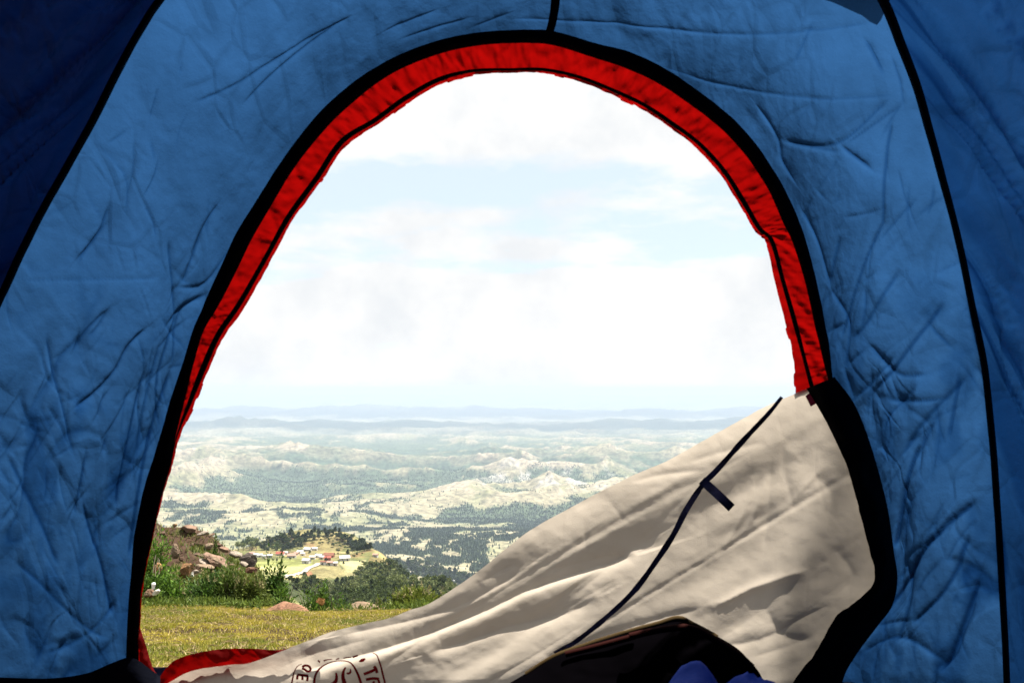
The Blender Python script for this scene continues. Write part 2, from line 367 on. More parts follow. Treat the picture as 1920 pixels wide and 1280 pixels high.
c = lerp(c, np.array([.060, .034, .018])[None, None] * (1 + .3 * fbm(TX / .4, TY / .4, 4, 99)[..., None]), lawnw)
gm = material('land', rough=.95, spec=.1, attr=True)
n, l = gm.node_tree.nodes, gm.node_tree.links
b = n['Principled BSDF']; at = [q for q in n if q.type == 'ATTRIBUTE'][0]; tcn = [q for q in n if q.type == 'TEX_COORD'][0]
def nz(scale, lo, hi, det=6):
    t = n.new('ShaderNodeTexNoise'); t.inputs['Scale'].default_value = scale; t.inputs['Detail'].default_value = det; t.inputs['Roughness'].default_value = .65
    l.new(tcn.outputs['Object'], t.inputs['Vector']); mr = n.new('ShaderNodeMapRange')
    mr.inputs['From Min'].default_value = .35; mr.inputs['From Max'].default_value = .65; mr.inputs['To Min'].default_value = lo; mr.inputs['To Max'].default_value = hi
    l.new(t.outputs['Fac'], mr.inputs['Value']); return mr.outputs[0]
def scl(src, k):
    v = n.new('ShaderNodeVectorMath'); v.operation = 'SCALE'; l.new(src, v.inputs[0]); l.new(k, v.inputs['Scale']); return v.outputs[0]
src = scl(at.outputs['Color'], nz(.02, .45, 1.5)); src = scl(src, nz(.35, .8, 1.2)); src = scl(src, nz(9, .6, 1.3))
l.new(src, b.inputs['Base Color'])
na, nr = len(azv) - 1, len(rr)
c[TD < 2500] *= .8
ground = mesh('ground', np.stack([TX, TY, TZ], -1), grid_faces(na, nr, wrap=True), gm, cols=np.clip(c, 0, 1).reshape(-1, 3))
tag(ground, 'hillside falling from the campsite to a wide hazy valley with ridges', kind='structure')
del TR1, f1, f2, g0, dark, wood

# ------------------------------------------------------------------ haze
hs = 120000.0
hz = np.array([(sx * hs, sy * hs, zz) for zz in (-1300.0, 90.0) for sx, sy in ((-1, -1), (1, -1), (1, 1), (-1, 1))])
haze = mesh('haze', hz, np.array([(0, 3, 2, 1), (4, 5, 6, 7), (0, 1, 5, 4), (1, 2, 6, 5), (2, 3, 7, 6), (3, 0, 4, 7)]), smooth=False)
tag(haze, 'pale blue haze lying over the valley', kind='stuff')
hm = bpy.data.materials.new('haze air'); hm.use_nodes = True; hm.node_tree.nodes.clear()
pv = hm.node_tree.nodes.new('ShaderNodeVolumePrincipled'); ho = hm.node_tree.nodes.new('ShaderNodeOutputMaterial')
pv.inputs['Color'].default_value = (.55, .66, .81, 1); pv.inputs['Density'].default_value = 4.3e-5; pv.inputs['Anisotropy'].default_value = .0
hm.node_tree.links.new(pv.outputs[0], ho.inputs['Volume']); haze.data.materials.append(hm)

# ------------------------------------------------------------------ tent
FLOOR = -.57
def S(x, z):                                  # the leaning front wall
    h = np.maximum(z + .5, 0); return 1.5 - .12 * h - .28 * h * h - .02 * x * x
def yS(px, py):
    ax, az = ray(px, py); t = np.full(np.shape(ax), 1.4)
    for _ in range(30): t = .5 * t + .5 * S(ax * t, az * t)
    return t
def onwall(px, py, off=0.0):
    t = yS(px, py) - off; return pt(px, py, t)
tent = thing('tent', (0, 1.5, FLOOR), 'blue dome tent seen from inside with a red edged arched doorway open to the valley', 'tent')
ST = np.array([
 (236,1300,262,1300,262,1300,262,1300,263,1300),(238,1200,260,1200,260,1200,260,1200,262,1200),(244,1100,266,1100,266,1100,266,1100,268,1100),
 (252,1010,284,1012,284,1012,284,1012,286,1012),(268,927,302,930,302,930,303,930,305,930),(286,865,319,872,319,872,320,872,323,873),
 (303,808,329,817,330,817,333,818,337,819),(322,744,347,748,353,749,362,750,367,751),(343,680,362,684,376,687,387,690,392,691),
 (366,610,384,616,405,624,415,628,421,630),(392,550,418,558,445,566,454,570,461,573),(437,450,465,462,497,476,505,480,511,483),
 (482,375,507,388,536,405,545,410,549,413),(530,300,553,313,588,333,597,338,602,341),(590,222,612,240,637,262,645,269,650,273),
 (650,165,668,187,700,222,706,229,710,233),(720,118,732,140,758,180,763,188,766,193),(800,84,808,107,822,145,825,153,827,158),
 (870,66,876,89,886,130,888,136,889,141),(950,57,952,81,957,128,957,133,957,137),(1030,59,1028,84,1022,128,1021,134,1020,138),
 (1110,80,1103,105,1088,142,1086,148,1084,153),(1180,98,1170,127,1150,166,1147,172,1145,177),(1245,128,1232,155,1208,193,1204,199,1201,204),
 (1305,168,1290,193,1262,228,1257,234,1254,238),(1365,215,1347,237,1315,268,1310,274,1306,278),(1420,275,1400,294,1361,318,1354,323,1350,327),
 (1462,340,1440,355,1398,375,1390,380,1386,383),(1492,400,1466,412,1427,425,1420,430,1415,433),(1510,450,1487,457,1452,452,1443,453,1436,455),
 (1530,525,1510,530,1472,525,1464,527,1453,530),(1546,600,1527,604,1494,600,1485,602,1472,605),(1556,660,1541,664,1510,665,1503,667,1487,668),
 (1561,708,1553,712,1527,726,1519,729,1492,741)], float)
tt = np.linspace(0, len(ST) - 1, 1100)
CU = catmull(ST, tt); C_out, C_br, C_ta, C_tb, C_in = (CU[:, 2 * i:2 * i + 2].copy() for i in range(5))
jit = 1.4 * fbm(tt * 5, tt * 0, 3, 3) + 2.2 * (vn(tt * 2.3, tt * 0, 5) > .55) * (C_in[:, 1] < 830)
dirn = (C_in - C_out); dirn /= np.linalg.norm(dirn, axis=1)[:, None]
C_in += dirn * np.maximum(jit, -.8)[:, None]
wv = 1.2 * fbm(tt * 1.7, tt * 0, 3, 8)[:, None]
C_out += dirn * wv; C_br += dirn * wv * .7
# the binding of the unzipped door runs on down the right-hand side
BO = [(1561, 708), (1600, 762), (1632, 845), (1660, 950), (1672, 1030), (1679, 1085), (1669, 1135), (1640, 1175), (1603, 1225), (1578, 1270), (1566, 1335)]
BI = [(1512, 728), (1535, 765), (1560, 812), (1590, 880), (1612, 960), (1630, 1030), (1640, 1072), (1634, 1098), (1602, 1130), (1565, 1157), (1545, 1195), (1520, 1235), (1490, 1275), (1466, 1335)]
bo = resample(BO, 420); bi = resample(BI, 420)
inner = np.vstack([C_out, bo[1:]]); 
ni = 760; sI = np.r_[0, np.cumsum(np.linalg.norm(np.diff(inner, axis=0), axis=1))]
iTop = int(np.argmin(inner[:, 1])); 
NC = 520
sa = np.r_[np.linspace(0, sI[iTop], NC)[:-1], np.linspace(sI[iTop], sI[-1], NC + 1)]
inner = np.stack([np.interp(sa, sI, inner[:, k]) for k in (0, 1)], 1)
LPOLE = [(-232, 1345), (-215, 1230), (-180, 1060), (-130, 900), (-75, 740), (-37, 645), (4, 552), (34, 485), (76, 402), (122, 320), (170, 234), (212, 150), (258, 66), (300, 0), (378, -95), (500, -210), (720, -350), (990, -470)]
RPOLE = [(990, -470), (1280, -370), (1470, -235), (1590, -110), (1655, 0), (1688, 80), (1720, 165), (1744, 250), (1766, 330), (1797, 450), (1822, 570), (1843, 670), (1852, 740), (1863, 850), (1873, 1000), (1882, 1150), (1888, 1280), (1891, 1345)]
lp = resample(LPOLE, NC); rp = resample(RPOLE, NC + 1); outer = np.vstack([lp[:-1], rp])
W_in = onwall(*inner.T); W_out = onwall(*outer.T)
# creases traced on the cloth: (points, depth in m, width in px)
CRE = [([(650,10),(560,60),(430,140),(345,180)],.004,5),([(625,25),(520,105),(440,180)],.004,5),([(820,5),(710,50)],.003,5),([(880,25),(745,68)],.003,5),([(960,15),(880,50)],.003,5),
([(405,370),(372,420),(345,480)],.005,6),([(370,425),(330,535)],.006,6),([(195,375),(170,440),(125,490)],.006,6),([(298,440),(310,520),(322,600)],.007,6),([(435,460),(380,530),(320,535)],.006,5),
([(392,548),(340,572),(300,612)],.010,7),([(345,560),(325,610),(318,690)],.006,6),([(190,570),(165,610),(140,635)],.005,6),([(30,525),(290,515)],.002,4),([(175,265),(222,325),(218,400)],.003,5),
([(330,100),(322,140)],.003,5),([(235,235),(190,270)],.003,5),([(262,610),(225,645),(200,690),(165,730),(116,768)],.008,6),([(73,622),(91,731),(122,859)],.008,6),([(189,573),(150,610),(116,664)],.006,7),
([(262,689),(240,774),(225,865),(213,957)],.010,7),([(146,847),(125,975)],.008,7),([(0,853),(49,963),(97,1073)],.008,12),([(140,939),(183,1048),(213,1158)],.010,10),([(0,1054),(122,1158),(200,1200)],.006,9),
([(330,580),(300,660),(286,730),(300,805)],.008,7),([(318,690),(285,790),(262,900),(240,1050)],.012,9),([(290,640),(262,760),(250,860)],.006,8),([(60,1240),(160,1190),(225,1120)],.005,8),
([(960,32),(1380,46),(1640,38)],.003,4),([(1240,125),(1400,162),(1690,172)],.003,4),([(1480,262),(1590,255),(1680,175)],.006,5),([(1590,255),(1625,285),(1660,312)],.008,5),([(1470,258),(1600,272)],.005,5),
([(1420,190),(1450,230),(1465,262),(1468,300),(1498,345)],.006,5),([(1682,215),(1676,300),(1668,430),(1645,465),(1580,640)],.007,5),([(1735,360),(1660,450)],.004,5),([(1500,385),(1535,450),(1562,540)],.006,6),([(1590,430),(1555,540)],.006,9),
([(1700,190),(1600,260)],.004,5),([(1625,60),(1668,140)],.006,7),([(1540,20),(1500,110)],.004,6),([(1400,80),(1390,130)],.003,5),([(1740,830),(1712,905),(1675,1036)],.013,10),([(1842,935),(1745,1036),(1690,1110),(1605,1205)],.013,10),
([(1842,1080),(1801,1219),(1776,1275)],.012,8),([(1605,778),(1575,790)],.006,6),([(1670,750),(1745,752),(1790,745)],.007,6),([(1661,820),(1680,780),(1740,720)],.006,6),([(1610,1225),(1700,1200),(1790,1250)],.006,8),([(1805,690),(1790,830)],.007,8),
([(1588,690),(1605,760)],.007,6),([(1570,770),(1640,720),(1700,660)],.006,6),([(1560,540),(1600,600),(1590,700)],.006,8),([(1700,500),(1640,600),(1600,640)],.006,8),([(1780,560),(1700,680),(1640,740)],.008,8),([(1820,700),(1740,800),(1700,860)],.007,8),
([(1830,1000),(1790,1110),(1720,1180)],.009,9),([(1700,1040),(1720,1120),(1690,1220)],.007,10),([(1640,640),(1700,700),(1760,700)],.006,7),([(1745,600),(1800,660)],.006,7)]
rs = random.Random(5)
for k in range(230):                            # many short crumples low on both sides and faint ones above
    if k % 2: x0, y0 = rs.uniform(1500, 1850), rs.triangular(60, 1260, 1100)
    else: x0, y0 = rs.uniform(0, 1), 0; x0, y0 = rs.uniform(10, 400), rs.triangular(60, 1240, 900)
    a = rs.gauss(1.95 if k % 2 else 1.75, .55); L = rs.uniform(25, 130) ** 1.0; bnd = rs.uniform(-7, 7)
    CRE.append(([(x0, y0), (x0 + L * .5 * math.cos(a) + bnd, y0 + L * .5 * math.sin(a)), (x0 + L * math.cos(a), y0 + L * math.sin(a))], rs.uniform(.001, .0045), rs.uniform(3, 8)))
def segd(PX, PY, poly):
    P = resample(poly, 10); best = np.full(PX.shape, 1e9); sg = np.zeros(PX.shape)
    for (x0, y0), (x1, y1) in zip(P[:-1], P[1:]):
        dx, dy = x1 - x0, y1 - y0; t = np.clip(((PX - x0) * dx + (PY - y0) * dy) / (dx * dx + dy * dy), 0, 1)
        ex, ey = PX - x0 - t * dx, PY - y0 - t * dy; d = np.hypot(ex, ey); m = d < best
        best = np.where(m, d, best); sg = np.where(m, np.sign(dx * ey - dy * ex), sg)
    return best, sg
def creases(PX, PY, lst, lay=None):
    o = np.zeros(PX.shape)
    for poly, a, w in lst:
        q = np.array(poly); m = (PX > q[:, 0].min() - 60) & (PX < q[:, 0].max() + 60) & (PY > q[:, 1].min() - 60) & (PY < q[:, 1].max() + 60)
        if not m.any(): continue
        d, sg = segd(PX[m], PY[m], poly)
        end = np.ones(d.shape)
        for e in (poly[0], poly[-1]): end *= .25 + .75 * sst(0, 26, np.hypot(PX[m] - e[0], PY[m] - e[1]))
        o[m] += a * np.exp(-d / np.where(sg > 0, w, w * 2.2)) * end
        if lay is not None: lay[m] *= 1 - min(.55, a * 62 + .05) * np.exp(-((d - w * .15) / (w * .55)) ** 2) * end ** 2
    return o
def gathers(PX, PY, sd=0):                     # sharp creases where the cloth is bunched
    wx = PX + 40 * fbm(PX / 120, PY / 120, 2, 220 + sd); wy = PY + 40 * fbm(PX / 120, PY / 120, 2, 221 + sd)
    a = np.maximum(ridged((wx + .45 * wy) / 75, (wy - .2 * wx) / 330, 2, 204 + sd, .5) - .55, 0) * 2
    b = np.maximum(ridged((wx - .8 * wy) / 85, (wx + wy) / 260, 2, 207 + sd) - .6, 0) * 2
    return a, b
def drape(PX, PY, low):                        # soft waves of slack cloth
    a, b = gathers(PX, PY); k = sst(-.2, .35, fbm(PX / 170, PY / 170, 2, 230))
    return .010 * fbm(PX / 130, PY / 260, 3, 201) + (.0065 * a + .005 * b * k) * (.12 + low) + .0009 * fbm(PX / 16, PY / 22, 3, 211)
nrad = 330; wr = np.linspace(0, 1, nrad)[None, :, None] ** 1.05
G = W_in[:, None, :] * (1 - wr) + W_out[:, None, :] * wr
GX, GZ = G[..., 0], G[..., 2]; GY = S(GX, GZ)
PX, PY = proj(GX, GY, GZ)
edgef = np.minimum(sst(0, .10, wr[..., 0]), 1 - sst(.94, 1, wr[..., 0]))
low = sst(350, 900, PY)
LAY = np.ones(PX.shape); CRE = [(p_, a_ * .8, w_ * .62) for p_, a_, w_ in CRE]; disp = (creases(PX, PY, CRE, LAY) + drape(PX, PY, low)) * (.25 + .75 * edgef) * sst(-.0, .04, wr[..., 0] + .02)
# cloth bellies outwards between door and pole
belly = .035 * np.sin(np.pi * wr[..., 0]) * np.ones_like(GX)
disp = disp * (1 - sst(.965, 1, wr[..., 0])); GY = GY - disp + belly
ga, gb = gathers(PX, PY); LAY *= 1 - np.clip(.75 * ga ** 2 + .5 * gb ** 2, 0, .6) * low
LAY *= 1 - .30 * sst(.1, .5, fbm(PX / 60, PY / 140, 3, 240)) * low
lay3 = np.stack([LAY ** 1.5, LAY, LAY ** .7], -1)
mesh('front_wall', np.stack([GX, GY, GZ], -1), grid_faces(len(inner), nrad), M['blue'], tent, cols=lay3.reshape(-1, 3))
def strip(name, A, B, mat, off=.004, nv=5, round_=.0, parent=tent, rip=0.0, offB=None, seed=0, label=None):
    v = np.linspace(0, 1, nv)[None, :, None]; P = A[:, None, :] * (1 - v) + B[:, None, :] * v
    o = off + round_ * np.sin(np.pi * v[..., 0]) * np.ones(P.shape[:2])
    if offB is not None: o = o * (1 - v[..., 0]) + offB * v[..., 0] + round_ * np.sin(np.pi * v[..., 0])
    if rip:
        s = np.arange(len(A))[:, None] * 1.0
        o = o + rip * (ridged(s / 26 + v[..., 0] * .6, v[..., 0] * .7 + 0 * s, 3, seed) - .5) + rip * .5 * fbm(s / 6, v[..., 0] * 2 + 0 * s, 2, seed + 1)
    return mesh(name, onwall(P[..., 0], P[..., 1], o), grid_faces(len(A), nv), mat, parent, label=label)
strip('door_binding', C_out - dirn * .6, C_br + dirn * .3, M['black'], .006, 7, .005, rip=.003)
strip('door_trim', C_br - dirn * 1.5, C_ta + dirn * 2, M['red'], -.002, 9, .0, rip=.008, seed=4)
strip('zipper', C_ta, C_tb, M['black'], .004, 4, .003, rip=.002)
strip('door_lip', C_tb - dirn * 1.5, C_in, M['red'], .000, 4, .0, rip=.004, seed=9)
# centre strap above the arch
strip('door_strap', resample([(1051, -60), (1050, 0), (1044, 40), (1038, 62)], 30), resample([(1032, -60), (1033, 0), (1028, 40), (1022, 62)], 30), M['black'], .006, 4, .002)
# pole sleeves
def offset(P, wl_, wr_):
    T = np.gradient(P, axis=0); T /= np.linalg.norm(T, axis=1)[:, None]; N = np.stack([-T[:, 1], T[:, 0]], 1)
    return P + N * wl_, P - N * wr_
wob = 2.0 * fbm(np.arange(NC) / 14, np.zeros(NC), 3, 77)[:, None]
a_, b_ = offset(lp, 1, 1); wl_ = (8 + wob * .6)
T = np.gradient(lp, axis=0); T /= np.linalg.norm(T, axis=1)[:, None]; N = np.stack([-T[:, 1], T[:, 0]], 1)
strip('pole_sleeve', lp + N * wl_, lp - N * (8 - wob * .3), M['black'], .012, 7, .010)
T = np.gradient(rp, axis=0); T /= np.linalg.norm(T, axis=1)[:, None]; N = np.stack([-T[:, 1], T[:, 0]], 1); wob = .5 * fbm(np.arange(NC + 1) / 14, np.zeros(NC + 1), 3, 79)[:, None]
wdt = np.interp(rp[:, 1], [0, 400, 1280], [10, 7, 6.5])[:, None]
strip('pole_sleeve', rp + N * (wdt + wob), rp - N * (wdt - wob * .5), M['black'], .012, 7, .010)
# side walls, roof and back of the dome
YC = .16
def shell(front, nv=150):
    s = np.linspace(0, 1, nv) ** 2.2; v = s[None, :]
    fx, fy, fz = (front[:, k][:, None] for k in range(3))
    y = fy * (1 - v) + (2 * YC - fy) * v
    bul = np.sin(np.pi * np.clip(v, 0, 1)) ** .8
    k = 1 + .17 * bul; kz = 1 + .10 * bul
    x = fx * k; z = FLOOR + (fz - FLOOR) * kz
    return x, y + 0 * x, z + 0 * y
for nm, sl, sd in (('left', slice(0, NC), 1), ('right', slice(NC - 1, None), 2)):
    x, y, z = shell(W_out[sl])
    u = np.arange(x.shape[0])[:, None] / 380 * 2.0; arc = (1.5 - y)
    hgt = z - FLOOR
    fo = .030 * (ridged(arc * 4.2 + hgt * 1.1, hgt * 1.1, 3, 300 + sd, .5) - .45) + .020 * np.maximum(ridged(arc * 17 - hgt * 4 + .8 * fbm(arc * 6, hgt * 5, 2, 309), hgt * 1.6, 2, 310 + sd) - .5, 0) + .010 * np.maximum(ridged(arc * 20 + hgt * 12, hgt * 4 - arc * 5, 2, 315) - .6, 0) + .018 * np.maximum(ridged(arc * 42 - hgt * 2.5 + .5 * fbm(arc * 20, hgt * 6, 2, 331), hgt * 1.6 + arc * 3, 2, 333) - .45, 0)
    fade = sst(.0, .06, y[:, :1] - y) * sst(0, .15, hgt)
    nx, nz_ = x, (z - FLOOR) * .8; nl = np.hypot(nx, nz_) + 1e-6
    x = x - nx / nl * fo * fade; z = z - nz_ / nl * fo * fade
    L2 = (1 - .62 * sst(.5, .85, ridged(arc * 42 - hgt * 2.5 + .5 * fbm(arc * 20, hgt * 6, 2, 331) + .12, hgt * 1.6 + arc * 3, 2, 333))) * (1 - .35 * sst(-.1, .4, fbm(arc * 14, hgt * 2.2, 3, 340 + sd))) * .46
    mesh('side_wall', np.stack([x, y, z], -1), grid_faces(*x.shape), M['blueshade'] if nm == 'left' else M['blue'], tent, cols=np.stack([L2 ** 1.5, L2, L2 ** .7], -1).reshape(-1, 3), label='blue side wall with shade put into its colour' if nm == 'left' else 'crinkled blue side wall')
back = W_out.copy(); back[:, 1] = 2 * YC - back[:, 1]
cen = np.array([0, YC * 2 - 1.45, FLOOR])
vb = np.linspace(0, 1, 24)[None, :, None]; BG = back[::6][:, None, :] * (1 - vb) + cen * vb; BG[..., 1] -= .08 * np.sin(np.pi * vb[..., 0])
mesh('back_wall', BG, grid_faces(*BG.shape[:2]), M['blueshade'], tent, cols=np.ones((BG.shape[0] * BG.shape[1], 3)))
# floor with a low upstand
xs = np.linspace(-1.25, 1.0, 60); ys = np.linspace(-1.3, 1.52, 60); X, Y = np.meshgrid(xs, ys, indexing='ij')
mesh('floor', np.stack([X, Y, FLOOR + .006 + .006 * fbm(X * 6, Y * 6, 3, 2)], -1), grid_faces(60, 60), M['floor'], tent)
up_t = resample([(-240, 1262), (0, 1269), (90, 1271), (160, 1262), (205, 1244), (238, 1232), (258, 1236), (282, 1254), (303, 1268), (330, 1284), (700, 1290), (1200, 1290), (1560, 1278), (1640, 1283), (1893, 1283)], 200)
up_b = up_t.copy(); up_b[:, 1] = 1352
strip('floor_upstand', up_t, up_b, M['floor'], .018, 8, .012, rip=.006, seed=31)
# red pieces at the foot of the door
strip('foot_flap', resample([(256, 1156), (264, 1180), (274, 1210), (287, 1251), (301, 1271)], 60), resample([(250, 1178), (249, 1200), (256, 1222), (256, 1243), (298, 1274)], 60), M['red'], -.004, 8, .01, rip=.006, seed=11, label='red triangle of cloth at the left foot of the door')
strip('foot_flap', resample([(286, 1300), (300, 1268), (316, 1247), (332, 1235), (365, 1224), (415, 1216), (470, 1215), (530, 1217), (600, 1200)], 120), resample([(290, 1320), (306, 1300), (330, 1285), (380, 1268), (420, 1256), (466, 1250), (520, 1240), (560, 1225), (620, 1215)], 120), M['red'], -.006, 12, .004, rip=.006, seed=12, label='red strip of cloth folded over the door sill')
strip('groundsheet_edge', resample([(283, 1250), (300, 1251), (322, 1249)], 12), resample([(284, 1268), (300, 1274), (322, 1270)], 12), material('blue groundsheet', (.02, .07, .25), .4, .5), -.05, 4, .0)

# ---- the cream door panel, unzipped and sagging
TE = [(296, 1292), (322, 1276), (352, 1260), (395, 1250), (432, 1246), (465, 1243), (502, 1231), (530, 1219), (565, 1205), (615, 1186), (650, 1176), (690, 1167), (720, 1161), (770, 1143), (812, 1127), (850, 1103), (900, 1068), (950, 1027), (1000, 990), (1060, 957), (1150, 908), (1250, 863), (1330, 818), (1420, 768), (1490, 735), (1516, 727)]
te = resample(TE, 420)
def Ty(px): return np.interp(px, te[:, 0], te[:, 1])
FOLD = [([(560,1262),(640,1236),(700,1222),(770,1200),(840,1172),(900,1150),(985,1108),(1080,1075),(1190,1040)],.030,44,7),
        ([(640,1190),(760,1165),(850,1140),(930,1100),(985,1065)],.012,26,9),
        ([(800,1225),(880,1200),(960,1172),(1060,1150),(1120,1120)],.020,20,16),
        ([(985,1062),(955,1062),(900,1092)],.010,9,9),
        ([(1020,1240),(1120,1195),(1240,1158),(1320,1138)],.014,9,24),([(1315,1136),(1345,1134),(1400,1106),(1460,1085),(1520,1066)],-.016,9,14),
        ([(1430,1130),(1470,1190),(1530,1200)],.014,14,22),([(1300,1215),(1420,1200),(1500,1160),(1560,1130)],.012,12,18),([(1400,1235),(1480,1210),(1540,1185)],.008,10,14),
        ([(1390,1005),(1415,960),(1440,885)],-.006,5,9),([(1350,1040),(1395,960),(1420,880)],-.005,6,8),([(1430,1050),(1440,960),(1448,850)],.004,6,12),([(1480,945),(1520,900),(1545,870)],-.005,6,8),
        ([(1180,905),(1240,890),(1330,880)],.006,10,8),([(1280,870),(1380,840),(1440,830)],.005,10,8),([(1140,935),(1165,968),(1180,980)],.003,4,5),([(1095,970),(1100,1040)],.003,5,6),
        ([(1010,1075),(1150,1042),(1195,1060)],.004,7,7),([(1520,880),(1560,930),(1545,1000)],.010,22,22),([(1390,1000),(1340,1040),(1290,1060)],-.004,7,7),([(1500,790),(1470,860),(1490,960)],.006,14,14),
        ([(1240,1000),(1120,1080),(1060,1140)],.005,16,22),([(1560,1020),(1600,1080),(1560,1120)],.007,12,12),([(1400,1060),(1380,1120)],.004,8,10),([(560,1225),(600,1200),(640,1180)],-.004,6,8),([(520,1255),(580,1228),(700,1195)],.006,14,12)]
def Dflap(px, py):
    px = np.asarray(px, float); py = np.asarray(py, float)
    dT = py - Ty(px)
    b = .006 + .018 * sst(0, 160, dT) * sst(330, 700, px)
    b = b + .065 * sst(0, 420, dT) * sst(350, 900, px) * (1 - sst(1350, 1620, px) * .85)
    b = b + .010 * np.exp(-((px - 1440) / 110) ** 2) * sst(60, 300, dT)
    for poly, a, wu, wd in FOLD:
        q = np.array(poly); m = (px > q[:, 0].min() - 130) & (px < q[:, 0].max() + 130) & (py > q[:, 1].min() - 130) & (py < q[:, 1].max() + 130)
        if not np.any(m): continue
        d, sg = segd(px[m], py[m], poly); left = poly[0][0] < poly[-1][0]
        above = (sg < 0) if left else (sg > 0)
        e = np.ones(d.shape)
        for ee in (poly[0], poly[-1]): e *= sst(0, 55, np.hypot(px[m] - ee[0], py[m] - ee[1]) + 12)
        b[m] += .42 * a * np.exp(-(d / np.where(above, wu, wd * .8)) ** 1.25) * e
    b = b + .009 * fbm((px - py * .5) / 330, (py + px * .55) / 85, 2, 401) + .0009 * fbm(px / 30, py / 24, 3, 402) + .006 * np.maximum(ridged((px + py) / 300, (py + px * .6) / 90, 2, 405) - .6, 0) * sst(0, 40, dT)
    return yS(px, py) - b
s = np.linspace(0, 1, 420)[:, None, None]; v = np.linspace(0, 1, 200)[None, :, None]
Tc = te; Rc = resample(BI, 200)
Rc = Rc - (Rc[0] - te[-1]) * (1 - np.linspace(0, 1, 200)[:, None])
Bc = resample([(296, 1345), (700, 1372), (1100, 1372), (1466, 1335)], 420); Lc = np.stack([np.full(200, 296.), np.linspace(1292, 1345, 200)], 1)
ext = np.array([8.0, 0])                        # tuck a little under the binding
Rc = Rc + ext; Tc = Tc + ext * np.linspace(0, 1, 420)[:, None] ** 8; Bc = Bc + ext * np.linspace(0, 1, 420)[:, None]
Cn = (1 - v) * Tc[:, None] + v * Bc[:, None] + (1 - s) * Lc[None] + s * Rc[None] - ((1 - s) * (1 - v) * Tc[0] + s * (1 - v) * Tc[-1] + (1 - s) * v * Bc[0] + s * v * Bc[-1])
# the free upper edge is slightly frayed and wavy
Cn[:, 0, 1] += 1.2 * fbm(np.arange(420) / 9, np.zeros(420), 3, 8)
FX_, FY_ = Cn[..., 0], Cn[..., 1]
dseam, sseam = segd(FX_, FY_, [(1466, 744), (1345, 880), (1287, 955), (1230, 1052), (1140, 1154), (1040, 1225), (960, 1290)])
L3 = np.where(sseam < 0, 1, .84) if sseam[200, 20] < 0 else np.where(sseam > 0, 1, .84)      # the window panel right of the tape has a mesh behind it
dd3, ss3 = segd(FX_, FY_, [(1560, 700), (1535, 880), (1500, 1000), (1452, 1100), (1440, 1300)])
shade_side = np.where(ss3 == ss3[-1, 60], 1, -1) * dd3
L3 = L3 * (1 - .66 * sst(-18, 50, shade_side)) * (1 - .06 * fbm(FX_ / 60, FY_ / 60, 3, 410))  # soft shadow down the flap's right side, painted into how much light passes

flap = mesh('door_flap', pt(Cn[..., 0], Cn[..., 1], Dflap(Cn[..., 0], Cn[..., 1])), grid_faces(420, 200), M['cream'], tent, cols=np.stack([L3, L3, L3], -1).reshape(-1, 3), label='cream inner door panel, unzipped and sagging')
flap['_p'] = (0.0, 0.0, 0.0)
def flapmesh(name, A, B, mat, off, nv=4, label=None, fine=None):
    v = np.linspace(0, 1, nv)[None, :, None]; P = A[:, None] * (1 - v) + B[:, None] * v
    D = Dflap(P[..., 0].ravel(), P[..., 1].ravel()).reshape(P.shape[:2]) - off
    o = mesh(name, pt(P[..., 0], P[..., 1], D) - np.array(tent.location), grid_faces(len(A), nv), mat)
    o.parent = flap
    if label: o['label'] = label
    return o
# black zip binding of that panel
Dbi = Dflap(bi[:, 0], bi[:, 1]); Dbo = yS(bo[:, 0], bo[:, 1]) - .012
vv = np.linspace(0, 1, 9)[None, :]; Pb = bi[:, None] * (1 - vv[..., None]) + bo[:, None] * vv[..., None]
Pb[:, 0] += (1.5 * fbm(np.arange(420) / 12, np.zeros(420), 3, 4))[:, None]
ob = bo - bi; ob /= np.linalg.norm(ob, axis=1)[:, None]; Pb[:, -1] += ob * 4; Pb[:, -2] += ob * 2
Db = (Dbi - .006)[:, None] * (1 - vv) + Dbo[:, None] * vv - .012 * np.sin(np.pi * vv) + .006 * fbm(np.arange(420)[:, None] / 30 + 0 * vv, vv * 3 + 0 * np.arange(420)[:, None], 3, 66)
mesh('flap_binding', pt(Pb[..., 0], Pb[..., 1], Db), grid_faces(420, 9), M['black'], tent)
SE = resample([(1466, 744), (1440, 776), (1395, 824), (1345, 880), (1318, 908), (1287, 955), (1262, 1003), (1230, 1052), (1190, 1106), (1140, 1154), (1085, 1198), (1040, 1225)], 160)
T = np.gradient(SE, axis=0); T /= np.linalg.norm(T, axis=1)[:, None]; N = np.stack([-T[:, 1], T[:, 0]], 1)
ww = np.interp(np.arange(160), [0, 30, 70, 160], [3.5, 5, 5.5, 4.5])[:, None] * (1 + .15 * fbm(np.arange(160) / 5, np.zeros(160), 2, 6)[:, None])
flapmesh('seam_tape', SE + N * ww, SE - N * ww, M['navytape'], .004, label='navy tape sewn down the flap')
tb = resample([(1316, 900), (1345, 926), (1372, 952)], 12); T = np.array([.73, .68]); N = np.array([-T[1], T[0]])
flapmesh('pull_tab', tb + N * 8.5, tb - N * 8.5, M['navytape'], .010, label='short navy toggle tab')
flapmesh('care_label', resample([(1510, 742), (1520, 735), (1536, 731)], 8), resample([(1520, 762), (1532, 755), (1545, 745)], 8), material('wine label', (.10, .01, .03), .7, .2, trans=.3), .004)
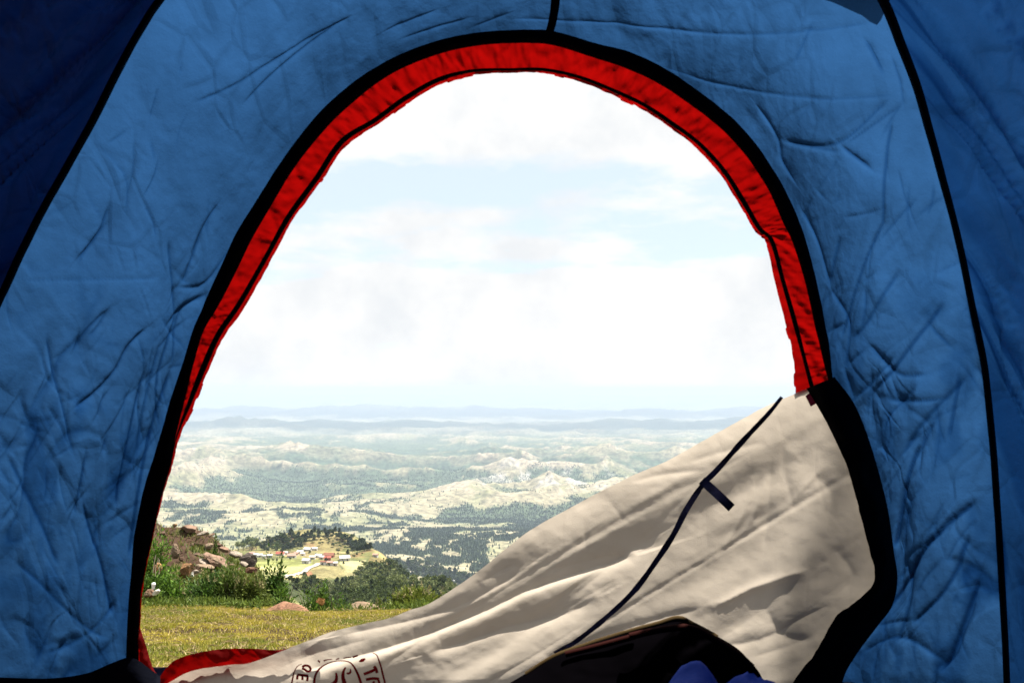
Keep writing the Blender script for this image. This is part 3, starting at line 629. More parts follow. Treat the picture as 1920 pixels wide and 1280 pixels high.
# stamp printed on the flap
def stroke(pts, w, n=None):
    P = resample(pts, n or max(6, int(len(pts) * 7))); T = np.gradient(P, axis=0); T /= np.linalg.norm(T, axis=1)[:, None] + 1e-9; N = np.stack([-T[:, 1], T[:, 0]], 1)
    w = np.interp(np.linspace(0, 1, len(P)), np.linspace(0, 1, len(w)), w)[:, None] if isinstance(w, (list, tuple)) else w
    return P + N * w / 2, P - N * w / 2
ink = []
ink += [([(566, 1244), (558, 1248), (552, 1258), (549, 1270), (547, 1282), (547, 1300)], [1, 2, 3, 3.5, 3.5])]
ink += [([(589, 1300), (589, 1283), (590, 1270), (595.6, 1257), (606.6, 1247), (623, 1240), (640, 1238), (654, 1240), (663, 1248), (670, 1261), (675, 1274), (678, 1286), (679, 1300)], [5, 5, 4, 2.2, 1.6, 2.4, 4.5, 5, 5])]
ink += [([(699, 1223), (706, 1227), (710, 1236), (714, 1248), (718, 1264), (722, 1281), (725, 1300)], [1.2, 3, 3.5, 4, 4])]
ink += [([(596, 1237), (600, 1241)], 3), ([(607, 1238.5), (611, 1236.5), (623, 1235)], [3, 1.2]), ([(630, 1235.5), (636, 1233.5)], 2.4), ([(644, 1233), (651, 1231.5), (659, 1231.5)], 1.8), ([(661, 1231.5), (671, 1228)], 3.2)]
ink += [([(673.5, 1239.5), (679, 1237), (685, 1234)], [3, 7, 3])]
ink += [([(567, 1250), (571, 1247), (578, 1247.5), (582, 1252), (581, 1257), (576, 1257.5), (571, 1254), (566, 1252)], 4.4)]
# letters E, (next letter below it), T, R as turned on the cloth
ink += [([(557, 1264), (578, 1266)], 5), ([(558, 1264), (557, 1273)], 4.4), ([(567, 1265), (567, 1274)], 4.4), ([(577, 1266), (576, 1276)], 4.4), ([(555, 1281), (577, 1283)], 5), ([(556, 1283), (556, 1294), (566, 1292), (566, 1284)], 4.4)]
ink += [([(701, 1248), (705, 1253), (707, 1261)], 5.5), ([(704, 1254), (693, 1259), (682, 1263)], 5.5)]
ink += [([(686, 1273), (700, 1271), (711, 1272)], 5.5), ([(709, 1273), (711, 1281), (704, 1284), (700, 1276)], 4.4), ([(700, 1280), (689, 1287)], 4.4)]
ink += [([(648, 1250), (644, 1258), (643, 1268), (645, 1277), (650, 1290)], [3, 6, 8, 7]), ([(657, 1253), (657, 1259), (653, 1262), (650, 1260)], [2, 4.5, 3]), ([(630, 1260), (631, 1268), (629, 1277), (619, 1284)], [3, 6, 7, 5])]
VV, FF, o0 = [], [], 0
for P, w in ink:
    A_, B_ = stroke(P, w); v = np.linspace(0, 1, 3)[None, :, None]; G2 = A_[:, None] * (1 - v) + B_[:, None] * v
    D = Dflap(G2[..., 0].ravel(), G2[..., 1].ravel()).reshape(G2.shape[:2]) - .0016
    VV.append(pt(G2[..., 0], G2[..., 1], D).reshape(-1, 3)); FF.append(grid_faces(len(A_), 3, o0)); o0 += len(A_) * 3
pr = mesh('printed_stamp', np.vstack(VV) - np.array(tent.location), np.vstack(FF), M['print']); pr.parent = flap; pr['label'] = 'dark red printed stamp with letters round an emblem'

# rain fly over the roof (its front edge throws the dark patch at the upper right)
fe = resample([(250, -150), (600, -70), (1000, -40), (1280, -40), (1380, -14), (1470, 10), (1550, 26), (1610, 44), (1640, 58), (1652, 30), (1640, -60)], 90)
E0 = onwall(*fe.T) + np.array(LDIR) * .11; fv = np.linspace(0, 1, 40)[None, :]
B0 = E0.copy(); B0[:, 1] = -.75; B0[:, 2] = .42 - .5 * B0[:, 0] ** 2; B0[:, 0] *= 1.15
FP = E0[:, None] * (1 - fv[..., None]) + B0[:, None] * fv[..., None]; FP[..., 2] += .30 * np.sin(np.pi * fv) ** .9 + .004 * fbm(FP[..., 0] * 9, FP[..., 1] * 9, 3, 4)
mesh('rain_fly', FP, grid_faces(90, 40), M['fly'], tent)

# ------------------------------------------------------------------ bedding on the tent floor
bagL = pt(1270, 1270, 1.05); bagL[2] = FLOOR
bag = thing('sleeping_bag', bagL, 'crumpled royal blue sleeping bag with a dark maroon edged hood heaped below the cream flap', 'sleeping bag')
AR = resample([(935, 1292), (985, 1262), (1040, 1228), (1100, 1206), (1150, 1190), (1190, 1178), (1235, 1166), (1272, 1156), (1300, 1168), (1345, 1192), (1380, 1213), (1402, 1234), (1425, 1262), (1440, 1300)], 200)
LO = resample([(935, 1345), (1100, 1345), (1300, 1345), (1440, 1345)], 200)
v = np.linspace(0, 1, 40)[None, :, None]; P = AR[:, None] * (1 - v) + LO[:, None] * v
D = 1.17 - .10 * v[..., 0] ** .7 + .006 * fbm(P[..., 0] / 90, P[..., 1] / 60, 3, 7) 
mesh('hood', pt(P[..., 0], P[..., 1], D), grid_faces(200, 40), M['bagdark'], bag)
def tube(name, P3, rad, mat, parent, nr_=8):
    P3 = np.asarray(P3, float); T = np.gradient(P3, axis=0); T /= np.linalg.norm(T, axis=1)[:, None] + 1e-9
    up = np.tile([0, 0, 1.0], (len(P3), 1)); up[np.abs(T[:, 2]) > .9] = (1, 0, 0)
    U = np.cross(T, up); U /= np.linalg.norm(U, axis=1)[:, None] + 1e-9; Vv = np.cross(T, U)
    th = np.linspace(0, 2 * np.pi, nr_, endpoint=False); rad = np.broadcast_to(np.asarray(rad, float), (len(P3),))
    G_ = P3[:, None] + rad[:, None, None] * (np.cos(th)[None, :, None] * U[:, None] + np.sin(th)[None, :, None] * Vv[:, None])
    i = np.arange(len(P3) - 1)[:, None]; j = np.arange(nr_)[None]; j2 = (j + 1) % nr_
    f = np.stack([i * nr_ + j, i * nr_ + j2, (i + 1) * nr_ + j2, (i + 1) * nr_ + j], -1).reshape(-1, 4)
    if mat is None: return G_.reshape(-1, 3), f
    return mesh(name, G_, f, mat, parent)
tube('hood_trim', pt(AR[20:150, 0], AR[20:150, 1] + 3, 1.165), .004, M['olive'], bag)
A2 = resample([(1180, 1192), (1250, 1178), (1300, 1178), (1350, 1205), (1385, 1228), (1410, 1250)], 90)
tube('hood_piping', pt(A2[:, 0], A2[:, 1], 1.12), .0045, M['maroon'], bag)
A2 = resample([(1060, 1222), (1120, 1207), (1190, 1188)], 50)
tube('hood_piping', pt(A2[:, 0], A2[:, 1] + 4, 1.14), .004, M['maroon'], bag)
# padded shell: an uneven quilted heap
xs = np.linspace(.0, .62, 110); ys = np.linspace(.42, 1.12, 110); X, Y = np.meshgrid(xs, ys, indexing='ij')
bx, by = proj(X, Y, np.full_like(X, -.3))
q1 = X - .195 - .35 * (Y - .98); q2 = X - .30 + .25 * (Y - .95)
H = .060 * np.exp(-np.abs(q1 / .055) ** 2.2 - ((Y - .97) / .17) ** 2) + .075 * np.exp(-np.abs(q2 / .08) ** 2.2 - ((Y - .93) / .18) ** 2) + .03 * np.exp(-np.abs((X - .40) / .03) ** 1.2) + .022 * (ridged((X - .4 * Y) * 8, (Y + .3 * X) * 2.2, 2, 41) - .3)
H += .052
rim = sst(0, .08, X) * sst(0, .08, .62 - X) * sst(0, .1, 1.12 - Y) * sst(0, .1, Y - .42)
H += .022 * np.maximum(ridged((X + .5 * Y) * 6, (Y - X) * 3, 2, 46) - .55, 0) * 2 - .02 * np.exp(-((X - .255 + .15 * (Y - .95)) / .014) ** 2)
Z = FLOOR + .012 + (H * 1.15 + .075) * rim + .006 * fbm(X * 40, Y * 30, 3, 43) * rim
mesh('quilted_shell', np.stack([X, Y, Z], -1), grid_faces(110, 110), M['bag'], bag)
# ------------------------------------------------------------------ outside: foliage helpers
def attrmat(name, rough=.6, spec=.25, trans=.35, noise=None, bump=None, bd=.01):
    return material(name, rough=rough, spec=spec, attr=True, trans=trans, noise=noise, bump=bump, bump_dist=bd)
M['leaf'] = attrmat('leaves'); M['grassm'] = attrmat('grass blades', .55, .3, .3)
M['rock'] = attrmat('rock', .9, .2, 0, noise=[(9, .7, 1.25), (40, .8, 1.2)], bump=[(12, .8), (45, .5)], bd=.03)
M['bark'] = material('bark', (.10, .075, .05), .9, .1)
M['crown'] = attrmat('tree crowns', .8, .1, .2, noise=[(.9, .8, 1.2)])
def leaves(N, C, rad, size, colA, colB, seed, upb=.4, shellw=.55, slim=.42, clump=0):
    """N folded leaves spread through the ellipsoid C, rad; colours vary between A and B leaf by leaf"""
    g = np.random.default_rng(seed)
    if clump:
        cc = g.normal(size=(clump, 3)); cc /= np.linalg.norm(cc, axis=1)[:, None]; cc *= g.uniform(.35, .9, (clump, 1)); cc[:, 2] = np.abs(cc[:, 2]) * 1.0 - .15
        k = g.integers(0, clump, N); q = cc[k] + g.normal(size=(N, 3)) * .17
    else:
        q = g.normal(size=(N, 3)); q /= np.linalg.norm(q, axis=1)[:, None]; q *= (g.uniform(0, 1, (N, 1)) ** shellw); q[:, 2] = np.abs(q[:, 2])
    q *= (1 + .25 * vn3(q[:, 0] * 2.5, q[:, 1] * 2.5, q[:, 2] * 2.5, seed))[:, None]
    P = np.asarray(C) + q * np.asarray(rad)
    d = q / (np.linalg.norm(q, axis=1)[:, None] + 1e-6) + g.normal(size=(N, 3)) * .7; d[:, 2] += upb; d /= np.linalg.norm(d, axis=1)[:, None]
    w = np.cross(d, g.normal(size=(N, 3))); w /= np.linalg.norm(w, axis=1)[:, None] + 1e-6; nn = np.cross(d, w)
    sz = size * g.uniform(.6, 1.35, (N, 1))
    a = P; b = P + d * sz * .45 + w * sz * slim * .5 + nn * sz * .08; c_ = P + d * sz; e = P + d * sz * .45 - w * sz * slim * .5 + nn * sz * .08
    V = np.stack([a, b, c_, e], 1).reshape(-1, 3); f = np.arange(4 * N).reshape(N, 4)
    t = np.clip(g.beta(1.6, 2.2, (N, 1)) + .0, 0, 1); col = np.asarray(colA) * (1 - t) + np.asarray(colB) * t; col = col * g.uniform(.75, 1.25, (N, 1))
    return V, f, np.repeat(col, 4, 0)
GA, GB = (.030, .080, .010), (.165, .28, .030)
def stems(base, tops, r0, seed):
    VV, FF, o = [], [], 0
    for t_ in tops:
        k = np.linspace(0, 1, 6)[:, None]; mid = (np.asarray(base) + np.asarray(t_)) / 2 + np.random.default_rng(seed + o).normal(size=3) * .04 * np.linalg.norm(np.asarray(t_) - base)
        P = (1 - k) ** 2 * base + 2 * k * (1 - k) * mid + k ** 2 * np.asarray(t_)
        V, f = tube('', P, r0 * np.linspace(1, .35, 6), None, None, 5); VV.append(V); FF.append(f + o); o += len(V)
    return np.vstack(VV), np.vstack(FF)
def bush(px, pyb, wpx, hpx, D, label, N=1600, size=.045, A=GA, B=GB, cat='shrub', name='shrub', clump=26, seed=1, spikes=0, slim=.42, group=None, spc=(.42, .38, .22), depth=None, shw=.55):
    base = pt(px, pyb, D); w = wpx / F * D / 2; top = float(pt(px, pyb - hpx, D)[2]); base[2] = min(gz(base[0], base[1]), base[2] + .05); h = top - base[2]
    dp = depth or w * .8
    o = thing(name, base, label, cat, group)
    V, f, c_ = leaves(int(N * 2.0), base + [0, 0, h * .04], (w, dp, h * .96), size * 1.1, A, B, seed, clump=clump, slim=slim, shellw=shw)
    ok = V[:, 2].reshape(-1, 4).min(1) > base[2] - .05; 
    mesh('foliage', V, f[ok], M['leaf'], o, False, c_)
    g = np.random.default_rng(seed + 99); tops = [base + np.array([g.uniform(-.75, .75) * w, g.uniform(-.6, .6) * dp, h * g.uniform(.55, .9)]) for _ in range(9)]
    V, f = stems(base - [0, 0, .04], tops, .008 * max(1, h), seed); mesh('stem', V, f, M['bark'], o)
    for i in range(spikes):
        a = g.uniform(-1, 1); bb = g.uniform(-1, 1); top = base + np.array([a * w * .95, bb * dp * .8, h * (1.0 - .35 * a * a) * g.uniform(.82, 1.16)])
        V, f, c2 = leaves(20, top - [0, 0, .09], (.008, .008, .09), size * .42, spc, tuple(min(1, k * 1.3) for k in spc), seed + 7 * i, slim=.6)
        V3, f3 = stems(top - [0, 0, h * .6], [top], .003, seed + i)
        V2, f2_, c3 = leaves(22, top - [0, 0, .30], (.03, .03, .22), size * .9, A, B, seed + 7 * i + 3, slim=.3)
        mesh('flower_spike', np.vstack([V, V2, V3]), np.vstack([f, f2_ + len(V), f3 + len(V) + len(V2)]), M['leaf'], o, False, np.vstack([c2, c3, np.tile([.09, .11, .03], (len(V3), 1))]))
    return o
# ---- rocky mound left of the view
MT = resample([(150, 965), (230, 972), (285, 979), (303, 979), (314, 986), (335, 986), (362, 990), (380, 994), (400, 1001), (413, 1010), (424, 1022), (442, 1032), (464, 1040), (482, 1052), (497, 1072), (520, 1105)], 200)
nd = 110; dv = np.linspace(11.2, 17.5, nd)[None, :]; mpx = np.linspace(160, 540, 260)[:, None]
crestz = ray(mpx, np.interp(mpx, MT[:, 0], MT[:, 1]))[1] * 14.6
X = (mpx - 960) / F * dv; Y = dv + 0 * mpx; g0 = terrain(X, Y)
fall = np.interp(dv, [11.2, 11.7, 12.6, 13.6, 14.6, 15.6, 17.5], [0, .12, .45, .8, 1, .75, 0])
basez = -2.86
Z = g0 - .05 + (crestz - g0 + .05) * fall
st_ = ridged((X * .9 + Z * 1.9) / .55, Y / 1.2, 4, 51, .5)
Z = Z + (.10 * (st_ - .5) + .05 * fbm(X * 3, Y * 3, 4, 53)) * sst(11.2, 12, dv) * (.35 + .65 * sst(0, .5, np.abs(dv - 14.6)))
mo = sst(-.05, .2, fbm(X * 1.6, Y * 1.6 + Z, 5, 57) + .16); mc = lerp(np.broadcast_to(np.array([.046, .025, .014]), X.shape + (3,)), np.array([.075, .088, .020])[None, None], mo * .85)
mc = lerp(mc, np.array([.10, .062, .04])[None, None], sst(.68, .8, st_) * .35)
mound = mesh('rocky_mound', np.stack([X, Y, Z], -1), grid_faces(260, nd), M['rock'], cols=mc.reshape(-1, 3), base=np.array([-5.2, 13.4, -2.9]))
tag(mound, 'brown mossy mound of earth and rock rising at the left edge of the lawn', kind='structure')
MX, MY, MZ, MPX = X, Y, Z, mpx[:, 0]
def mound_depth(px, py):
    i = int(np.clip(round((px - 160) / 380 * 259), 0, 259)); zr_ = ray(px, py)[1] * MY[i]
    k = np.nonzero(MZ[i] >= zr_)[0]; return float(MY[i, k[0]]) if len(k) else 14.5
def gz(x, y):
    z = float(terrain(np.array([x]), np.array([y]))[0]); px = x / y * F + 960
    if 165 < px < 535 and 11.2 < y < 17.4: z = max(z, float(MZ[int(round((px - 160) / 380 * 259)), int((y - 11.2) / 6.3 * (nd - 1))]))
    return z
# tussocks on the mound
g = np.random.default_rng(44); N = 22000; pi_ = g.uniform(170, 500, N); di = g.uniform(11.8, 15.0, N)
gi = np.clip(((pi_ - 160) / 380 * 259).astype(int), 0, 259); gj = np.clip(((di - 11.2) / 6.3 * (nd - 1)).astype(int), 0, nd - 1)
keep = (mo[gi, gj] > .6) | (g.uniform(size=N) < .16); B_ = np.stack([X[gi, gj], Y[gi, gj], Z[gi, gj] - .01], -1)[keep]; n_ = len(B_)
B_ += g.normal(size=B_.shape) * [.02, .02, 0]; a = g.uniform(0, 6.28, n_); hh = g.uniform(.04, .12, n_); tip = B_ + np.stack([np.cos(a) * hh * .7, np.sin(a) * hh * .7, hh], -1); sd_ = np.stack([-np.sin(a), np.cos(a), 0 * a], -1) * .010
t_ = g.uniform(size=(n_, 1)); cc = np.array([.040, .075, .010]) * (1 - t_) + np.array([.15, .15, .03]) * t_
tag(mesh('mound_grass', np.stack([B_ - sd_, tip, B_ + sd_], 1).reshape(-1, 3), np.arange(3 * n_).reshape(-1, 3), M['grassm'], smooth=False, cols=np.repeat(cc, 3, 0), base=B_.mean(0)), 'short moss and grass growing on the brown mound', 'grass', kind='stuff')
# ---- rocks
def ico(sub=3):
    import bmesh
    bm = bmesh.new(); bmesh.ops.create_icosphere(bm, subdivisions=sub, radius=1); bm.verts.ensure_lookup_table()
    V = np.array([v.co[:] for v in bm.verts]); f = np.array([[v.index for v in q.verts] for q in bm.faces]); bm.free(); return V, f
ICO = ico(4)
def rock(px, py, wpx, hpx, D, col, label, seed, tilt=0, dep=None, name='rock', cat='rock', group='boulders on the mound', flat=0):
    V, f = ICO; g = np.random.default_rng(seed); V = V.copy()
    for k in range(11):                          # chop flat faces
        nrm = g.normal(size=3); nrm /= np.linalg.norm(nrm); d = g.uniform(.55, .85); h = V @ nrm - d; V = V - np.maximum(h, 0)[:, None] * nrm
    V *= (1 + .07 * vn3(V[:, 0] * 3, V[:, 1] * 3, V[:, 2] * 3, seed) + .035 * vn3(V[:, 0] * 9, V[:, 1] * 9, V[:, 2] * 9, seed + 1))[:, None]
    w, h = wpx / F * D / 1.55, hpx / F * D / 1.5
    V *= (w, dep or w * .8, h); t = R(tilt); V = V @ np.array([[math.cos(t), 0, -math.sin(t)], [0, 1, 0], [math.sin(t), 0, math.cos(t)]]).T
    c0 = pt(px, py, D); n3 = vn3(V[:, 0] * 14, V[:, 1] * 14, V[:, 2] * 14, seed)
    cc = np.asarray(col) * (1 + .25 * n3[:, None]); lich = (n3 > .45)[:, None]; cc = np.where(lich, cc * .6 + np.array([.10, .10, .06]) * .4, cc)
    o = mesh(name, V + c0, f, M['rock'], smooth=False, cols=cc, base=c0)
    return tag(o, label, cat, group)
PK = (.34, .215, .15); TAN = (.33, .23, .155); OR = (.30, .16, .07); GR = (.15, .12, .10); LT = (.42, .34, .27)
for i, (px_, py_, w, h, D, col, tl, lb) in enumerate([
    (356, 990, 37, 14, 14.5, PK, -6, 'flat pinkish slab lying on top of the mound'),
    (328, 984, 8, 6, 14.4, OR, 0, 'tiny orange stone on the crest left of the flat slab'),
    (383, 999, 22, 8, 14.2, LT, 15, 'pale broken ledge just right of the flat top slab'),
    (396, 1003, 14, 6, 14.1, PK, 20, 'small pink ledge stone at the upper right of the mound'),
    (393, 1023, 15, 13, 13.7, TAN, 10, 'squarish tan stone in the dark face of the mound'),
    (329, 1034, 16, 28, 13.0, TAN, 8, 'tall upright tan boulder at the left of the mound'),
    (341, 1046, 10, 16, 12.9, (.24, .15, .10), 0, 'narrow dark edged stone beside the upright boulder'),
    (349, 1068, 28, 26, 12.6, OR, 5, 'big orange brown boulder half sunk behind the bushes'),
    (404, 1050, 46, 22, 13.0, PK, -24, 'large tilted pinkish slab in the middle of the mound'),
    (390, 1061, 34, 7, 12.8, TAN, -10, 'thin ledge of rock under the tilted slab'),
    (386, 1054, 26, 5, 12.9, LT, -28, 'narrow pale splinter left of the tilted slab'),
    (466, 1049, 29, 24, 13.0, GR, -15, 'dark rounded boulder at the right end of the mound'),
    (442, 1039, 22, 12, 13.4, LT, -8, 'pale cracked rock left of the dark rounded boulder'),
    (421, 1029, 18, 10, 13.7, PK, -15, 'small pink rock between the pale rock and the mound crest'),
    (456, 1056, 18, 9, 12.8, LT, -25, 'pale wedge under the dark rounded boulder'),
    (470, 1068, 22, 9, 12.7, (.20, .10, .06), 0, 'reddish stone below the dark rounded boulder'),
    (367, 1071, 11, 9, 12.5, LT, 0, 'small pale stone right of the orange brown boulder'),
    (361, 1077, 5, 9, 12.2, (.7, .68, .62), 0, 'thin white stone standing in front of the orange boulder'),
    (296, 1066, 14, 20, 12.2, OR, 0, 'brown boulder behind the dry stalks at far left'),
    (601, 1126, 13, 13, 10.05, (.38, .19, .07), 0, 'small orange rock at the right end of the bare dirt patch'),
    (682, 1136, 44, 9, 10.8, (.16, .11, .07), -8, 'low brown rock on the lip of the lawn'),
    ]):
    if i < 19: D = min(D, mound_depth(px_, py_ + h * .25))
    rock(px_, py_, w * (.9 if i < 19 else 1), h * (.88 if i < 19 else 1), D + (.05 if i < 19 else 0), tuple(q * .55 for q in col) if i < 17 else col, lb, 100 + i, tl, group='boulders on the mound' if i < 19 else 'loose rocks on the lawn edge')
g = np.random.default_rng(71)
for i, (a_, b_, w_, lb) in enumerate([(305, 1000, 16, 'brown ledge stone under the left end of the crest'), (318, 1012, 12, 'dark stone above the upright boulder'), (344, 1008, 18, 'brown stone below the flat pinkish slab'), (362, 1022, 14, 'dark brown stone in the middle of the mound face'),
        (372, 1040, 16, 'brown stone left of the large tilted slab'), (412, 1022, 12, 'small brown stone under the right part of the crest'), (384, 1034, 10, 'small dark stone just above the tilted slab'), (432, 1058, 16, 'brown stone right of the tilted slab'),
        (312, 1052, 12, 'low brown stone left of the orange boulder'), (448, 1070, 18, 'dark stone among the weeds under the pale wedge'), (425, 1046, 12, 'brown stone between the tilted slab and the pale cracked rock')]):
    rock(a_, b_, w_, w_ * .5, mound_depth(a_, b_ + 3) + .05, (.10, .062, .042), lb, 800 + i, g.uniform(-25, 5), group='boulders on the mound')
# bare reddish slab at the lawn edge
V = []; c0 = pt(547, 1125, 10.05)
xs = np.linspace(-1, 1, 60); ys = np.linspace(-1, 1, 30); X, Y = np.meshgrid(xs, ys, indexing='ij'); rad = np.sqrt(X**2 + Y**2)
Xw = X * .47; Yw = Y * .40; Zz = .185 * (1 - sst(.15, 1.0, rad + .12 * fbm(X * 3, Y * 3, 3, 5))) - .04 + .012 * fbm(X * 9, Y * 9, 3, 6) + .04 * Y + terrain(c0[0] + Xw, c0[1] + Yw) - c0[2]
o = mesh('dirt_slab', np.stack([Xw, Yw, Zz - .02], -1) + c0, grid_faces(60, 30), M['rock'], cols=(np.array([.17, .088, .052]) * (1 + .5 * fbm(X * 8, Y * 8, 4, 8)[..., None])).reshape(-1, 3), base=c0)
tag(o, 'flat bare reddish dirt slab on the lawn edge right of the bushes', 'dirt mound')
# ---- bushes
Bsh = [
 (283, 1062, 74, 64, 12.4, 'tall leafy green bush climbing the left side of the rocks', 3600, .055, GA, GB, 30, 0),
 (278, 1126, 62, 56, 10.9, 'bright green leafy bush at the left door edge by the white litter', 2600, .05, GA, (.13, .22, .03), 24, 0),
 (330, 1127, 92, 58, 11.0, 'dense mid green bush in front of the orange boulder', 4200, .05, GA, GB, 34, 0),
 (388, 1130, 84, 60, 10.9, 'dark green leafy bush at the middle of the hedge', 3800, .048, (.022, .055, .010), (.09, .16, .024), 32, 6),
 (432, 1131, 76, 66, 10.9, 'olive weedy bush with pale seed stalks', 3400, .042, (.035, .065, .012), (.15, .21, .035), 28, 12),
 (470, 1133, 62, 62, 10.8, 'yellowish weedy bush with pale stalks at the right end of the hedge', 2800, .042, (.045, .07, .012), (.17, .21, .04), 24, 12),
 (474, 1096, 36, 34, 11.9, 'rust red shrub below the dark rounded boulder', 900, .04, (.07, .025, .015), (.17, .08, .03), 14, 0),
 (513, 1112, 50, 68, 11.4, 'single dark pointed bush standing alone before the sunny field', 2600, .05, (.018, .05, .010), (.10, .18, .025), 26, 0),
 (528, 1115, 60, 26, 11.2, 'low green bush at the foot of the pointed bush', 1300, .045, GA, (.14, .22, .03), 18, 0),
 (585, 1112, 60, 18, 11.2, 'low bright shrub trailing behind the dirt slab', 1300, .045, GA, (.15, .23, .03), 16, 0),
 (618, 1138, 54, 34, 10.7, 'green shrub spilling over the lip right of the dirt slab', 1700, .045, GA, (.14, .22, .03), 20, 0),
 (404, 1037, 18, 34, 13.4, 'small dark shrub growing in the rock face', 800, .04, (.025, .06, .01), (.11, .18, .02), 10, 0),
 (780, 1150, 108, 50, 11.2, 'yellow green bush with pale flower stalks beside the cream flap', 3800, .05, (.05, .075, .010), (.21, .24, .04), 34, 22),
 (709, 1151, 22, 34, 11.0, 'small upright yellow green weed left of the flowering bush', 500, .045, (.05, .075, .010), (.20, .24, .05), 10, 5),
 (845, 1140, 60, 30, 12.2, 'dark low shrub behind the flowering bush', 1200, .05, (.02, .045, .012), (.07, .11, .025), 18, 0),
 (478, 1136, 16, 14, 10.4, 'small bright green weed at the hedge foot near the slab', 260, .04, GA, (.15, .23, .03), 7, 0),
 (531, 1133, 22, 13, 10.3, 'small green tuft of weed in front of the dirt slab', 300, .04, GA, (.14, .22, .03), 7, 0),
]
for i, (px_, pb, w, h, D, lb, N, sz, A_, B_, cl, sp) in enumerate(Bsh):
    bush(px_, pb, w, h, D, lb, N, sz, A_, B_, clump=cl, seed=500 + i * 31, spikes=sp, group='shrubs along the edge of the lawn', spc=(.27, .23, .11))
# dry stalks
o = thing('dry_stalks', pt(296, 1082, 11.6), 'pale dry bent stalks standing before the brown boulder at far left', 'dry plant')
for P in ([(291, 1080), (292, 1062), (297, 1046)], [(298, 1080), (298, 1060), (298, 1048)], [(286, 1078), (289, 1055), (292, 1040)]):
    q = resample(P, 8); tube('stalk', pt(q[:, 0], q[:, 1], 11.6), .006, material('straw', (.45, .38, .27), .8, .2), o, 5)
# litter
wm = material('white plastic', (.78, .78, .78), .45, .4, bump=[(30, .6)], bump_dist=.01)
c0 = pt(287, 1099, 10.4); th = np.linspace(0, 2 * np.pi, 18, endpoint=False); pr_ = [(0, 0), (.022, .0), (.026, .015), (.024, .045), (.030, .065), (.034, .085), (.030, .105), (.018, .115), (0, .118)]
V = .72 * np.array([[r * math.cos(t) * (1 + .12 * math.sin(3 * t + z * 30)) + z * .1, r * math.sin(t), z - .05] for r, z in pr_ for t in th]); f = []
for i in range(len(pr_) - 1):
    for j in range(18): f.append((i * 18 + j, i * 18 + (j + 1) % 18, (i + 1) * 18 + (j + 1) % 18, (i + 1) * 18 + j))
tag(mesh('plastic_cup', V + c0, np.array(f), wm, base=c0), 'crushed white plastic cup standing among the leaves at the left door edge', 'litter')
rock(281, 1112, 24, 11, 10.3, (.14, .08, .05), 'brown stone lying under the crushed white cup', 301, group='loose rocks on the lawn edge')
o = rock(294, 1109, 15, 7, 10.2, (.6, .56, .48), 'pale pointed scrap leaning on the brown stone', 305, 38, dep=.02, name='pale_scrap', cat='litter', group=None)

# ---- lawn
g = np.random.default_rng(3); N = 520000
dd = np.sqrt(g.uniform(3.6**2, 11.5**2, N)); aa = g.uniform(R(-27), R(3), N); x = np.sin(aa) * dd; y = np.cos(aa) * dd
pn = fbm(x / .35, y / .5, 4, 11); bare = fbm(x / .55, y / .35, 4, 14)
keep = (bare < .12) | (g.uniform(size=N) < .12); x, y, pn, bare = x[keep], y[keep], pn[keep], bare[keep]; N = len(x)
z = terrain(x, y); a = g.uniform(0, 6.28, N); L = g.uniform(.015, .042, N) * (1 + .5 * np.clip(pn, -1, 1)); lean = g.uniform(.2, 1.15, N)
dirx, diry = np.cos(a), np.sin(a); tip = np.stack([x + dirx * L * np.sin(lean), y + diry * L * np.sin(lean), z + L * np.cos(lean) * .9 + .004], -1)
B_ = np.stack([x, y, z - .004], -1); wv_ = np.stack([-diry, dirx, 0 * x], -1) * g.uniform(.0022, .0045, (N, 1))
t1 = np.clip(.5 + 1.1 * fbm(x / .5, y / .7, 4, 19) + g.normal(size=N) * .22, 0, 1)[:, None]
cc = np.array([.105, .135, .008]) * (1 - t1) + np.array([.36, .29, .035]) * t1
dry = (g.uniform(size=N) < .09)[:, None]; cc = np.where(dry, np.array([.45, .34, .12]) * g.uniform(.7, 1.2, (N, 1)), cc * g.uniform(.45, 1.4, (N, 1)))
o = mesh('grass', np.stack([B_ - wv_, B_ + wv_, tip], 1).reshape(-1, 3), np.arange(3 * N).reshape(-1, 3), M['grassm'], smooth=False, cols=np.repeat(cc, 3, 0), base=(-2., 7., -2.))
tag(o, 'short sunlit yellow green lawn outside the tent door', 'grass', kind='stuff')
N = 2600; dd = np.sqrt(g.uniform(3.6**2, 10.6**2, N)); aa = g.uniform(R(-27), R(3), N); x = np.sin(aa) * dd; y = np.cos(aa) * dd; z = terrain(x, y) + g.uniform(.01, .045, N)
a = g.uniform(0, 6.28, N); L = g.uniform(.03, .085, N); k = g.uniform(-.1, .25, N); D_ = np.stack([np.cos(a), np.sin(a), k], -1) * L[:, None]; sd_ = np.stack([-np.sin(a), np.cos(a), 0 * a], -1) * .0026
B_ = np.stack([x, y, z], -1); V = np.stack([B_ - sd_, B_ + sd_, B_ + D_ * .5 + sd_ + [0, 0, .008], B_ + D_, B_ + D_ * .5 - sd_ + [0, 0, .008]], 1)
tag(mesh('dry_straw', V.reshape(-1, 3), np.arange(5 * N).reshape(-1, 5), M['grassm'], smooth=False, cols=np.repeat(np.array([.40, .31, .14]) * g.uniform(.5, 1.15, (N, 1)), 5, 0), base=(-2., 7., -2.)), 'loose pale straw scattered over the lawn', 'straw', kind='stuff')
